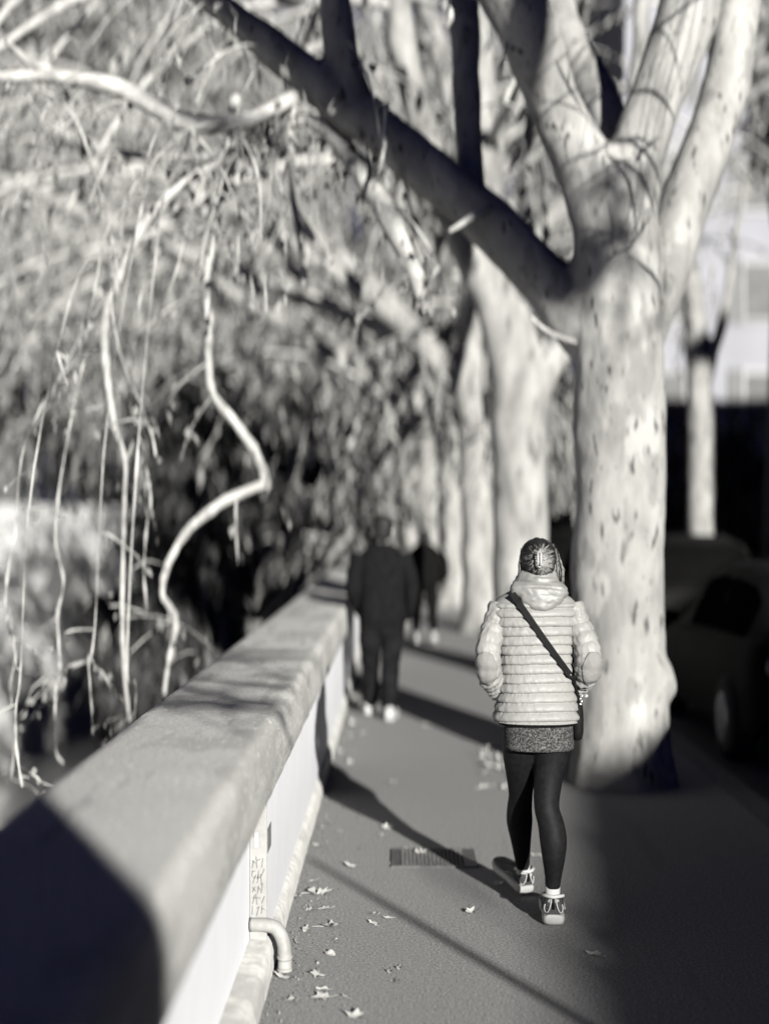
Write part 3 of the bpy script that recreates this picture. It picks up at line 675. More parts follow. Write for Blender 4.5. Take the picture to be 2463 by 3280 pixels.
# ------------------------------------------------------------------ fallen leaves
OUT = [(0, -.10), (.22, -.30), (.55, -.20), (.42, .05), (.95, .22), (.55, .38), (.70, .72), (.28, .62), (0, 1.1), (-.30, .60), (-.66, .75), (-.52, .40), (-.98, .18), (-.45, .05), (-.5, -.25), (-.2, -.28)]
def leafmesh(seed, curl, oval=False):
    rg = random.Random(seed); mb = MB(); rings = []
    out = OUT if not oval else [(math.cos(k*.3927-1.57)*.42, math.sin(k*.3927-1.57)*.85+.4) for k in range(16)]
    out = [(x*rg.uniform(.62, 1.12), y*rg.uniform(.62, 1.12)) for x, y in out]
    rows = []
    for f in (0.02, .35, .7, 1.0):
        row = []
        for x, y in out:
            X, Y = x*f, .3+(y-.3)*f
            z = curl*(abs(X)**1.6*.8+max(0, Y-.3)**2*.6)+.20*f*noise.noise(Vector((X*1.7, Y*1.7, seed*3.1)))+.07*rg.random()*f
            row.append(Vector((X*(1-.25*curl*abs(X)), Y-.3, z+.03)))
        rows.append(row)
    mb.grid(rows, True)
    mb.tube([Vector((0, -.35, .05)), Vector((.04, -.75, .12*curl+.03)), Vector((.1, -1.15, .10))], [.022, .018, .02], 5)
    return mb.mesh('leaf', False)
LM = [leafmesh(1, .25), leafmesh(2, .5), leafmesh(3, .75), leafmesh(4, .45, True), leafmesh(5, .8, True)]
def lpx(cx, cy): return G((900+cx*.4816)*.6744, (2550+cy*.4816)*.6744)
LV = [(255, 655, .105, 2, 'largest curled pale leaf lying beside the plinth of the parapet'), (345, 868, .10, 1, 'long curled leaf with raised lobes below the largest leaf'),
      (325, 1052, .055, 3, 'bright whitish small leaf right of the drain pipe mouth'), (165, 890, .05, 3, 'pale rounded leaf by the plinth just above the drain pipe'),
      (760, 1238, .06, 4, 'cupped oval leaf alone in the middle of the lower pavement'), (275, 1340, .07, 0, 'spread lobed leaf near the lower picture edge by the wall'),
      (490, 1462, .07, 1, 'ragged leaf nearest the lower picture edge'), (80, 1358, .055, 3, 'narrow flat leaf lowest beside the plinth'),
      (1265, 770, .06, 2, 'dark curled leaf standing on its lobes left of the shoe shadow'), (925, 385, .085, 1, 'pale curled leaf lying on the iron drain grate'),
      (1440, 580, .06, 0, 'thin leaf lying between the two leg shadows'), (465, 470, .07, 1, 'cupped leaf crossing the thin branch shadow near the wall'),
      (540, 345, .065, 0, 'flat leaf between wall and grate, in the sun'), (265, 215, .055, 3, 'oval pale leaf at the wall foot under the leg shadow'),
      (235, 332, .06, 4, 'small cupped leaf at the plinth just above the thin branch shadow'), (335, 180, .06, 0, 'grey crumpled leaf at the wall just below the body shadow'),
      (390, 238, .045, 3, 'tiny oval leaf right of the oval pale leaf'), (705, 215, .08, 1, 'curled leaf at the rim of the long leg shadow'),
      (195, 760, .065, 0, 'flat wide leaf by the plinth between the two big curled leaves'), (290, 750, .055, 0, 'thin leaf right of the flat wide leaf'),
      (630, 785, .05, 3, 'small pale leaf in the open pavement, upper of three scraps'), (712, 812, .04, 4, 'tiny cupped scrap at right of the three scraps'),
      (615, 850, .045, 3, 'tiny flat scrap, lowest of the three scraps'), (785, 1142, .045, 3, 'small oval leaf above the lone cupped leaf'), (725, 1165, .045, 3, 'small flat leaf at left above the lone cupped leaf'),
      (375, 955, .035, 3, 'tiny bright crumb of leaf above the bright whitish leaf'), (240, 1190, .06, 0, 'lobed leaf below the mouth of the drain pipe'), (15, 1215, .07, 1, 'torn leaf at the plinth below the drain pipe'),
      (210, 570, .05, 4, 'small curled leaf at the plinth above the largest leaf'), (110, 670, .05, 3, 'pale oval leaf touching the plinth beside the largest leaf'), (285, 1285, .04, 3, 'tiny flat leaf above the spread lobed leaf'),
      (425, 1335, .03, 4, 'tiny bright leaf scrap alone near the lower edge'), (660, 260, .045, 3, 'small flat leaf below the rim of the leg shadow'), (830, 345, .05, 0, 'small leaf lying at the upper rim of the grate'), (735, 450, .04, 3, 'leaf scrap at the left end of the grate')]
def addleaf(p, size, k, lab, grp, mat='gleaf', rz=None):
    me = LM[k]
    if not me.materials: me.materials.append(M['gleaf']); me.shade_smooth()
    o = bpy.data.objects.new('fallen_leaf', me); C.objects.link(o)
    o.location = (p.x, p.y, .001); s_ = size*.75; o.scale = (s_, s_, s_); o.rotation_euler = (rnd.uniform(-.3, .3), rnd.uniform(-.3, .3), rnd.uniform(0, 6.28) if rz is None else rz)
    props(o, lab, 'leaf', grp); return o
for cx, cy, sz, k, lab in LV: addleaf(lpx(cx, cy), sz, k, lab, 'fallen leaves on the pavement')
for px, py, sz, k, lab in ((1280, 2060, .07, 0, 'pale flat leaf in the shade right of the front shoe'), (1160, 1848, .05, 3, 'faint leaf in the shade left of the big trunk'), (755, 1560, .09, 2, 'pale leaf clump against the wall behind the man in the dark jacket'), (762, 1592, .09, 1, 'pale leaf nearest the wall below the man in the dark jacket'),
                         (755, 1648, .08, 0, 'flat leaf beside the wall above the tip of the body shadow'), (848, 1690, .07, 3, 'pale leaf alone past the elbow of the body shadow'), (918, 1568, .07, 1, 'leaf right of the shoes of the man in the dark jacket'), (740, 1600, .08, 1, 'curled leaf touching the plinth near the man')):
    addleaf(G(px, py), sz, k, lab, 'fallen leaves on the pavement')
lp = random.Random(44); n_ = 0
for i in range(34):                  # the drift at the pit of the big tree
    p = G(1040+lp.random()*95, 1610+lp.random()*95) if i < 22 else Vector((lp.uniform(-.46, -.3), lp.uniform(9.5, 16), 0))
    addleaf(p, lp.uniform(.06, .11), lp.randrange(5), 'dry leaf in the loose drift on the pavement left of the woman’s legs' if i < 22 else 'dry leaf lying along the distant foot of the parapet', 'leaves drifted beside the big tree' if i < 22 else 'leaves along the distant wall foot')
o = None
gb = MB(); lp = random.Random(9)     # crumbs and grit along the plinth
for i in range(1100):
    y = lp.uniform(4.6, 14); x = -.475+abs(lp.gauss(0, .09)); s_ = lp.uniform(.002, .008)
    gb.leaf(Vector((x, y, .002)), s_*2, s_, Vector((lp.gauss(0, 1), lp.gauss(0, 1), .2)), Vector((lp.gauss(0, .5), lp.gauss(0, .5), 1)))
o = gb.build('leaf_litter', M['gleafd'], None, False, fix=False); props(o, 'fine crumbled leaf litter and grit along the foot of the parapet', 'litter', None, 'stuff')

# ------------------------------------------------------------------ people
M['skin'] = mk('skin', .22, .26, 8, .6, t=WARM)
M['hairdark'] = mk('dark_hair', .006, .016, 30, .5, .4, (1, 1, .3), spec=.15)
M['hairlight'] = mk('light_hair', .10, .24, 30, .45, 0, t=WARM, spec=.2)
M['navy'] = mk('navy_cloth', .004, .007, 20, .9, .2, t=COOL, spec=.04)
M['black'] = mk('black_cloth', .003, .004, 20, .9, .2, spec=.04)
M['denim'] = mk('dark_denim', .003, .009, 9, .9, .2, t=COOL, spec=.04)
M['shoewhite'] = mk('white_rubber', .24, .29, 10, .6)
M['shoedark'] = mk('shoe_mesh', .010, .028, 120, .7, .3, t=COOL)
M['shoegrey'] = mk('shoe_grey', .14, .2, 60, .6)
M['sock'] = mk('white_sock', .24, .28, 60, .9, .2)
M['puffer'] = mk('puffer_nylon', .15, .18, 5, .5, .0, t=WARM, spec=.18)
M['hood'] = mk('hood_nylon', .115, .15, 6, .5, 0, t=WARM, spec=.4)
M['patch'] = mk('elbow_patch', .12, .14, 60, .85, .15, t=WARM)
M['strap'] = mk('bag_strap', .004, .006, 60, .7, .2, spec=.08)
M['melange'] = mk('melange_knit', .018, .11, 130, .9, .4, clamp=(.45, .7), detail=4, spec=.05)
M['leggings'] = mk('black_leggings', .004, .007, 40, .6, .15, t=COOL, spec=.07)
M['clip'] = mk('clip_plastic', .22, .3, 10, .3, spec=.6)
M['metal'] = mk('bright_metal', .6, .7, 6, .2, spec=.6, metal=.8)

def hand(mb, w, d, side, r=1.0):
    """five bent fingers and a palm from the wrist w along d"""
    d = Vector(d).normalized(); ax = Vector((0, 1, 0)) if abs(d.y) < .8 else Vector((0, 0, 1))
    ax = (ax-d*ax.dot(d)).normalized(); nn = d.cross(ax)*side
    mb.tube([w, w+d*.03, w+d*.085], [(.028*r, .018*r), (.036*r, .017*r), (.042*r, .014*r)], 10)
    for k, L in enumerate((.068, .078, .072, .056)):
        q = w+d*.08+ax*((1.5-k)*.020); mb.tube([q, q+d*L*.45+nn*.008, q+d*L*.8+nn*.024, q+d*L*.95+nn*.042], [.0095, .009, .0082, .007], 7)
    q = w+d*.025+ax*.03; mb.tube([q, q+ax*.022+d*.022+nn*.008, q+ax*.026+d*.05+nn*.02], [.012, .010, .008], 7)

def headparts(mb, c, s=1.0, yaw=0):
    Rz = Matrix.Rotation(yaw, 3, 'Z'); c = Vector(c)
    f = lambda x, y, z: c+Rz@(Vector((x, y, z))*s)
    mb.ell(f(0, -.01, .025), (.073*s, .092*s, .092*s), Rz); mb.ell(f(0, .022, -.045), (.056*s, .066*s, .075*s), Rz)
    mb.tube([f(0, .085, .015), f(0, .108, -.022), f(0, .095, -.035)], [.010*s, .015*s, .012*s], 8)
    mb.tube([f(-.02, .084, -.065), f(0, .092, -.064), f(.02, .084, -.065)], [.007*s, .010*s, .007*s], 6)
    for sx in (-1, 1):
        mb.ell(f(sx*.077, -.008, -.01), (.011*s, .022*s, .034*s), Rz); mb.ell(f(sx*.032, .078, .012), (.015*s, .010*s, .010*s), Rz)

def shoe(root, heel, yaw, pitch=0.0, s=1.0, fancy=True, mu='shoedark'):
    """sneaker: heel point on the ground, toe along +y before yaw"""
    Mx = Matrix.Translation(Vector(heel)) @ Matrix.Rotation(yaw, 4, 'Z') @ Matrix.Rotation(pitch, 4, 'X') @ Matrix.Scale(s, 4)
    prof = [(-.012, .026, .052), (0, .034, .058), (.02, .0385, .062), (.06, .038, .064), (.12, .036, .058), (.17, .044, .052), (.22, .044, .048), (.255, .033, .046), (.272, .014, .044)]
    def ring(y, hw, f0, f1, z0, z1, n=16):
        out = []
        for k in range(n):
            an = 2*math.pi*k/n; c_, s_ = math.cos(an), math.sin(an)
            out.append((hw*math.copysign(abs(c_)**.6, c_), y, (z0+z1)/2+(z1-z0)/2*math.copysign(abs(s_)**.55, s_)))
        return out
    rings = [ring(y, hw, 0, 0, .002+(.012 if y > .25 else 0)+(.010 if y < 0 else 0), .036+(.004 if y < .05 else 0)) for y, hw, zt in prof]
    so_ = MB().loft(rings); so_.v = [tuple(Mx@Vector(v)) for v in so_.v]
    sh = thing_part('shoe', root, heel)
    so_.build('sole', M['shoewhite'], sh, True, 60)
    up = [(-.006, .024, .082), (.004, .031, .098), (.02, .035, .100), (.05, .035, .094), (.085, .034, .092), (.12, .034, .084), (.16, .041, .068), (.21, .041, .058), (.248, .031, .052), (.262, .012, .046)]
    rings = []
    for y, hw, zt in up:
        r_ = []
        for k in range(16):
            an = 2*math.pi*k/16; c_, s_ = math.cos(an), math.sin(an); zz = .034+(zt-.034)*(.5+.5*math.copysign(abs(s_)**.7, s_))
            r_.append((hw*math.copysign(abs(c_)**.7, c_)*(1-.18*max(0, s_)), y, zz))
        rings.append(r_)
    u_ = MB().loft(rings); u_.v = [tuple(Mx@Vector(v)) for v in u_.v]
    u_.build('upper', M[mu], sh, True, 60)
    if fancy:
        def band(pts, r_, m, nm):
            b_ = MB(); b_.tube([Mx@Vector(p) for p in pts], r_, 6); b_.build(nm, M[m], sh)
        # pale heel collar, the two curved heel stays, the dark heel tab
        cl = MB(); cl.tube([Mx@Vector(p) for p in ((-.034, .045, .092), (-.031, .012, .098), (-.014, -.004, .099), (0, -.008, .098), (.014, -.004, .099), (.031, .012, .098), (.034, .045, .092))], .0075, 8); cl.build('heel_collar', M['shoewhite'], sh)
        pan = MB(); pan.ell(Mx@Vector((0, .001, .082)), (.021*s, .009*s, .010*s)); pan.build('heel_panel', M['shoegrey'], sh)
        for sx in (-1, 1):
            band([(sx*.008, -.0085, .088), (sx*.010, -.0115, .074), (sx*.014, -.013, .060), (sx*.020, -.0115, .048), (sx*.028, -.003, .046), (sx*.031, .003, .058), (sx*.0285, .001, .072)], [.0024]*7, 'shoewhite', 'heel_stay')
            band([(sx*.0385, .03, .048), (sx*.037, .06, .062), (sx*.035, .09, .058), (sx*.037, .12, .046)], [.0028]*4, 'shoegrey', 'side_stripe')
        band([(0, -.010, .092), (0, -.0125, .076), (0, -.0125, .058)], [.0045, .0055, .005], 'strap', 'heel_tab')
    return sh
def thing_part(name, root, loc):
    o = bpy.data.objects.new(name, None); C.objects.link(o); o.parent = root; o.location = Vector(loc)-wloc(root); o.empty_display_size = .05; return o

# ---- the woman in the quilted jacket
W = thing('person', (.575, 6.03, 0), 'woman in pale quilted puffer jacket and black leggings walking away with a dark shoulder strap', 'person')
LEG_R = [((.640, 6.03, .80), .088), ((.638, 6.03, .70), .077), ((.624, 6.02, .61), .063), ((.614, 6.00, .49), .0535), ((.630, 5.985, .42), .055), ((.639, 5.97, .355), .0575), ((.640, 5.965, .27), .047), ((.639, 5.975, .20), .0355), ((.638, 5.985, .15), .0315)]
LEG_L = [((.520, 6.05, .80), .088), ((.512, 6.08, .70), .077), ((.517, 6.14, .60), .064), ((.523, 6.21, .50), .053), ((.522, 6.26, .42), .056), ((.525, 6.29, .36), .057), ((.534, 6.33, .275), .046), ((.543, 6.37, .19), .036), ((.549, 6.40, .135), .031)]
def legs(mb, rows, dr=0, seg=20):
    q = bez([(*p, r_+dr) for p, r_ in rows], 4); mb.tube([Vector(v[:3]) for v in q], [float(v[3]) for v in q], seg)
# body: one surface from head to ankles
mb = MB(); headparts(mb, (.583, 6.06, 1.506), .97)
mb.tube([(.583, 6.06, 1.47), (.58, 6.05, 1.40), (.575, 6.04, 1.34)], [.05, .052, .07], 14)
mb.tube([(.575, 6.04, 1.37), (.573, 6.035, 1.30), (.573, 6.03, 1.10), (.578, 6.03, .95), (.58, 6.035, .80)], [(.07, .11), (.085, .135), (.075, .115), (.09, .135), (.09, .135)], 20)
legs(mb, LEG_R+[((.638, 6.0, .07), .03)], -.008, 14); legs(mb, LEG_L+[((.553, 6.43, .07), .03)], -.008, 14)
ARM_L = [((.425, 6.03, 1.335), .050), ((.398, 6.01, 1.25), .050), ((.370, 5.97, 1.17), .051), ((.3655, 5.95, 1.10), .052), ((.376, 5.975, 1.04), .049), ((.405, 6.04, .985), .041), ((.432, 6.085, .945), .033), ((.475, 6.10, .915), .026)]
ARM_R = [((.722, 6.03, 1.335), .050), ((.750, 6.01, 1.25), .051), ((.777, 5.975, 1.17), .054), ((.786, 5.95, 1.10), .055), ((.778, 5.975, 1.045), .050), ((.760, 6.04, 1.0), .041), ((.733, 6.085, .955), .033), ((.690, 6.10, .92), .026)]
for arm, sd in ((ARM_L, 1), (ARM_R, -1)):
    mb.tube([Vector(p) for p, r_ in arm], [r_*.62 for p, r_ in arm], 12)
    hand(mb, Vector(arm[-1][0]), (.25*sd, .7, -.75), sd, .9)
link('body', fuse(mb, .007, 3), M['skin'], W)
# leggings
mb = MB(); legs(mb, LEG_R); legs(mb, LEG_L); mb.ell((.58, 6.04, .80), (.148, .12, .09))
link('leggings', fuse(mb, .007, 4), M['leggings'], W)
# top under the jacket
def shell(rows, n=96, ex=2.4, fn=None, cap=True):
    """rows: (z, cx, cy, a, b)"""
    rings = []
    for j, (z, cx, cy, a_, b_) in enumerate(rows):
        r_ = []
        for k in range(n):
            th = 2*math.pi*k/n; c_, s_ = math.cos(th), math.sin(th)
            f = (abs(c_)**ex+abs(s_)**ex)**(-1/ex); d = fn(z, th) if fn else 0
            r_.append((cx+(a_*f+d)*c_, cy+(b_*f+d)*s_, z))
        rings.append(r_)
    m_ = MB(); m_.loft(rings) if cap else m_.grid(rings, True); return m_
TOP = [(.728, .586, 6.035, .142, .118), (.736, .586, 6.035, .146, .121), (.79, .586, 6.035, .147, .122), (.86, .584, 6.035, .146, .12)]
TT = [tuple(interp(TOP, .728+.132*i/24)) for i in range(25)]
TT = [(.728+.132*i/24,)+t_ for i, t_ in enumerate(TT)]
shell(TT, 96, 2.3, lambda z, th: .0025*noise.noise(Vector((math.cos(th)*3, math.sin(th)*3, z*18)))+(.002 if z < .745 else 0)).build('knit_top', M['melange'], W)
shell([(.832+.03*i/4, .580, 6.035, .164, .128) for i in range(5)], 64, 2.3).build('vest_hem', M['black'], W)
# quilted jacket body
JK = [(.845, .577, 6.035, .176, .133), (.87, .577, 6.035, .174, .132), (.92, .577, 6.035, .163, .126), (.965, .577, 6.035, .155, .118), (1.04, .573, 6.033, .148, .110), (1.12, .571, 6.03, .147, .106), (1.21, .570, 6.03, .154, .106), (1.27, .569, 6.03, .166, .107), (1.31, .568, 6.032, .173, .104), (1.34, .568, 6.036, .170, .097), (1.365, .568, 6.04, .150, .088), (1.385, .569, 6.042, .118, .078), (1.405, .571, 6.045, .085, .068), (1.425, .573, 6.05, .066, .060)]
Z0, PITCH = .853, .0393
def seamz(z, th): return z+.0035*math.sin(th*2+1)+.002*noise.noise(Vector((math.cos(th)*4, math.sin(th)*4, math.floor((z-Z0)/PITCH)*3.7)))
def puff(z, th):
    if z > 1.345: return .006*max(0, 1-(z-1.345)/.05)
    zz = seamz(z, th); t_ = (zz-Z0)/PITCH; fr = t_-math.floor(t_); row = math.floor(t_)
    s_ = math.sin(math.pi*fr**.62); p = .0135*abs(s_)**.62
    near = (1-abs(s_))**1.2
    wr = noise.noise(Vector((math.cos(th)*34, math.sin(th)*34, row*5.1+fr*.5)))*.0042*near+noise.noise(Vector((math.cos(th)*7+row*2.3, math.sin(th)*7, fr)))*.0030*abs(s_)
    wr += noise.noise(Vector((math.cos(th)*15+z*40, math.sin(th)*15, z*26)))*.0013
    return p+wr
JR = []
for i in range(236):
    z = .845+.58*i/235; JR.append((z,)+tuple(interp(JK, z)))
jk = shell(JR, 220, 2.35, puff)
jme = jk.mesh()
bvh = BVHTree.FromPolygons([Vector(v) for v in jk.v], [f for f in jk.f])
link('jacket', jme, M['puffer'], W)
# sleeves
def sleeve(rows, seed, name):
    q = bez([(*p, r_) for p, r_ in rows], 14); pts = [Vector(v[:3]) for v in q]; rad = [float(v[3]) for v in q]
    m_ = MB(); m_.tube(pts, rad, 56); n = len(pts); L = 0; acc = []
    for i in range(n):
        if i: L += (pts[i]-pts[i-1]).length
        acc.append(L)
    for i in range(n):
        fr = (acc[i]/.046) % 1.0; s_ = abs(math.sin(math.pi*fr))
        for k in range(56):
            v = Vector(m_.v[i*56+k]); d = (v-pts[i]).normalized()
            wr = .006*s_**.7-.003+.004*noise.noise(Vector((d.x*6, d.y*6, d.z*6+acc[i]*30+seed)))+.0035*noise.noise(v*55)
            if acc[i] > .30: wr += .005*math.sin(acc[i]*210+d.x*3)*(1 if acc[i] > .33 else .5)
            m_.v[i*56+k] = tuple(v+d*wr)
    return m_, pts
for rows, seed in ((ARM_L, 3), (ARM_R, 9)):
    m_, pts = sleeve(rows, seed, 'sleeve'); sl_ = m_.build('sleeve', M['puffer'], W)
    el = Vector(rows[3][0]); keep = []
    sx = -1 if seed == 3 else 1
    ctr = el+Vector((sx*.012, 0, -.028))
    pm = MB(); idx = {}
    for f in m_.f:
        if len(f) != 4: continue
        c_ = sum((Vector(m_.v[i]) for i in f), Vector())/4
        if c_.y > el.y-.002: continue
        if ((c_.x-ctr.x)/.047)**2+((c_.z-ctr.z)/.078)**2 > 1: continue
        ff = []
        for i in f:
            if i not in idx:
                v = Vector(m_.v[i]); ax = min(pts, key=lambda p_: (p_-v).length); r0 = (v-ax).length
                d = (v-ax).normalized(); idx[i] = len(pm.v); pm.v.append(tuple(v+d*.002))
            ff.append(idx[i])
        pm.f.append(tuple(ff))
    pmesh = evalmesh(pm.mesh(), [('SMOOTH', dict(iterations=6, factor=.5)), ('SOLIDIFY', dict(thickness=.002, offset=-1))])
    link('elbow_patch', pmesh, M['patch'], sl_)
# collar and hood
mb = MB()
for z, a_, b_, cy in ((1.455, .068, .070, 6.05), (1.43, .080, .078, 6.045), (1.405, .098, .088, 6.04)):
    ring = [Vector((.577+a_*math.cos(t_*.5236), cy+b_*math.sin(t_*.5236), z-.010*math.sin(t_*.5236))) for t_ in range(13)]
    mb.tube(ring, .019, 10)
mb.ell((.578, 5.955, 1.392), (.108, .036, .042), Matrix.Rotation(.10, 3, 'Y')); mb.ell((.590, 5.945, 1.362), (.092, .034, .042)); mb.ell((.588, 5.938, 1.338), (.060, .030, .026))
mb.ell((.515, 5.975, 1.405), (.058, .045, .034)); mb.ell((.645, 5.975, 1.395), (.058, .045, .038))
me = fuse(mb, .006, 7)
def crinkle(c):
    return .006*noise.noise(Vector((c.x*13+c.z*9, c.y*20, c.z*42)))+.006*abs(noise.noise(Vector((c.x*30+c.z*24, c.y*30, c.z*55))))-.0045*max(0, 1-abs(c.z-1.415+.12*(c.x-.577)**2*10)/.006)
wobble(me, crinkle); link('hood', me, M['hood'], W)
# strap over the back, laid on the jacket
sp = []
for i in range(61):
    t_ = i/60; x = .4655+(.7035-.4655)*t_; z = 1.388+(1.050-1.388)*t_-.006*math.sin(math.pi*t_)
    h_ = bvh.ray_cast(Vector((x, 5.0, z)), Vector((0, 1, 0)))
    sp.append(h_[0] if h_[0] is not None else Vector((x, 5.95, z)))
ys_ = [p.y for p in sp]; ys_ = [min(ys_[max(0, i-6):i+7]) for i in range(61)]; ys_ = [sum(ys_[max(0, i-4):i+5])/len(ys_[max(0, i-4):i+5]) for i in range(61)]
dirv = Vector((.235, 0, -.34)).normalized(); pr = Vector((-dirv.z, 0, dirv.x))
rows = []
for p, y_ in zip(sp, ys_):
    c_ = Vector((p.x, y_-.003, p.z)); rows.append([c_-pr*.0128, c_-pr*.0128+Vector((0, -.0035, 0)), c_+pr*.0128+Vector((0, -.0035, 0)), c_+pr*.0128])
bag = thing('shoulder_bag', (.74, 6.02, .80), 'small black shoulder bag with its strap across the walking woman’s back', 'bag')
MB().loft(rows).build('strap', M['strap'], bag, True, 40)
end = rows[-1][1]
rb = MB(); rb.tube([end+Vector((0, 0, .004)), Vector((.722, 5.955, 1.03)), Vector((.742, 5.985, .96)), Vector((.752, 6.01, .90))], [.007, .008, .008, .008], 8); rb.build('strap_end', M['strap'], bag)
MB().loft([[( .744+.026*math.cos(k*.3927)*f, 6.03+.07*math.copysign(abs(math.sin(k*.3927))**.5, math.sin(k*.3927))*f, z) for k in range(16)] for z, f in ((.765, .45), (.772, .75), (.80, .97), (.86, 1.0), (.91, .9), (.918, .7))]).build('pouch', M['strap'], bag, True, 50)
ch = MB()
for k in range(9):
    ch.ell(Vector((.760-.006*(k % 2), 5.975+.004*k, .955-.012*k)), (.005, .004, .006), None, 8, 6)
ch.ell((.778, 5.98, .955), (.010, .008, .010)); ch.build('charm_chain', M['metal'], bag)
# hair, clip
hc = Vector((.583, 6.05, 1.530))
mb = MB(); mb.ell(hc, (.080, .100, .090)); mb.ell(hc+Vector((0, -.06, -.02)), (.062, .05, .058)); mb.ell(hc+Vector((0, -.01, -.05)), (.068, .075, .05))
me = fuse(mb, .006, 4)
wobble(me, lambda c: .003*noise.noise(Vector((c.x*60, c.y*20, c.z*60)))); link('hair', me, M['hairdark'], W)
hb = BVHTree.FromPolygons([v.co.copy()+Vector(wloc(W)) for v in me.vertices], [tuple(p.vertices) for p in me.polygons])
clip = Vector((.576, 5.93, 1.530)); rg = random.Random(6)
sl_, sd_ = MB(), MB()
for i in range(1500):
    an = rg.uniform(0, 6.283); R_ = rg.uniform(.4, 1.0)
    far = Vector((hc.x+.088*math.cos(an)*R_, 5.9, hc.z-.008+.082*math.sin(an)*R_))
    tgt = clip+Vector((rg.gauss(0, .004)+.004*math.cos(an), 0, .022*math.sin(an)+rg.gauss(0, .004)))
    pts = []
    bend = rg.gauss(0, .005)
    for k in range(8):
        t_ = k/7; q = far.lerp(Vector((tgt.x, 5.9, tgt.z)), t_); q += Vector((math.sin(an)*bend, 0, math.cos(an)*bend))*math.sin(math.pi*t_)
        h_ = hb.ray_cast(Vector((q.x, 5.6, q.z)), Vector((0, 1, 0)))
        if h_[0] is None: continue
        pts.append(h_[0]+Vector((0, -.0015-.004*math.sin(math.pi*t_)*rg.random()-.012*max(0, t_-.8), 0)))
    if len(pts) < 3: continue
    side = math.cos(an) > -.2 or rg.random() < .3
    L_ = (rg.random() < (.85 if math.cos(an) > .0 else .30))
    if L_ and rg.random() < .6: pts = pts[len(pts)//2-1:] if len(pts) > 5 else pts
    (sl_ if L_ else sd_).tube(pts, [.0004]+[.0008]*(len(pts)-2)+[.0006], 4)
for i in range(110):                  # loose wisps falling at the right side of the head, a few at the left
    sx = 1 if i < 95 else -1
    a0 = rg.uniform(-.5, 1.1); p0 = hc+Vector((sx*.078*math.cos(a0*.6), -.035+rg.random()*.05, .084*math.sin(a0*.8)))
    ou = rg.uniform(.004, .030) if sx > 0 else rg.uniform(0, .006); ln = p0.z-rg.uniform(1.40, 1.47)
    pts = [p0+Vector((sx*ou*math.sin(t_*2.4)+rg.gauss(0, .002)+sx*.004*t_, 0, -ln*t_)) for t_ in (0, .15, .3, .5, .7, .85, 1.0)]
    (sl_ if rg.random() < .55 else sd_).tube(pts, [.0006, .0011, .0012, .0012, .0011, .001, .0005], 4)
sl_.build('light_strands', M['hairlight'], W, fix=False); sd_.build('dark_strands', M['hairdark'], W, fix=False)
cp = thing('hair_clip', clip, 'small pale claw clip holding the woman’s hair at the back of her head', 'hair clip')
cm = MB()
for dx in (-.0065, .0065):
    cm.tube([clip+Vector((dx, -.014, .030)), clip+Vector((dx, -.022, .012)), clip+Vector((dx, -.022, -.012)), clip+Vector((dx, -.014, -.030))], [.003, .0036, .0036, .003], 7)
for k in range(5):
    z = -.022+.011*k; cm.tube([clip+Vector((-.0065, -.021, z)), clip+Vector((-.013, -.012, z+.002))], [.0018, .0012], 5); cm.tube([clip+Vector((.0065, -.021, z)), clip+Vector((.013, -.012, z+.002))], [.0018, .0012], 5)
cm.tube([clip+Vector((-.0065, -.016, .031)), clip+Vector((.0065, -.016, .031))], .0025, 6); cm.tube([clip+Vector((-.0065, -.016, -.031)), clip+Vector((.0065, -.016, -.031))], .0025, 6)
cm.build('claw', M['clip'], cp)
# socks and shoes
mb = MB(); mb.tube([(.638, 5.985, .06), (.638, 5.985, .11), (.638, 5.985, .165)], [.030, .030, .032], 20); mb.build('sock', M['sock'], W)
mb = MB(); mb.tube([(.557, 6.435, .06), (.552, 6.42, .10), (.549, 6.405, .145)], [.030, .030, .032], 20); mb.build('sock', M['sock'], W)
shoe(W, (.638, 5.950, 0), R(-4), 0, 1.25)
shoe(W, (.562, 6.41, .012), R(22), R(11), 1.12)

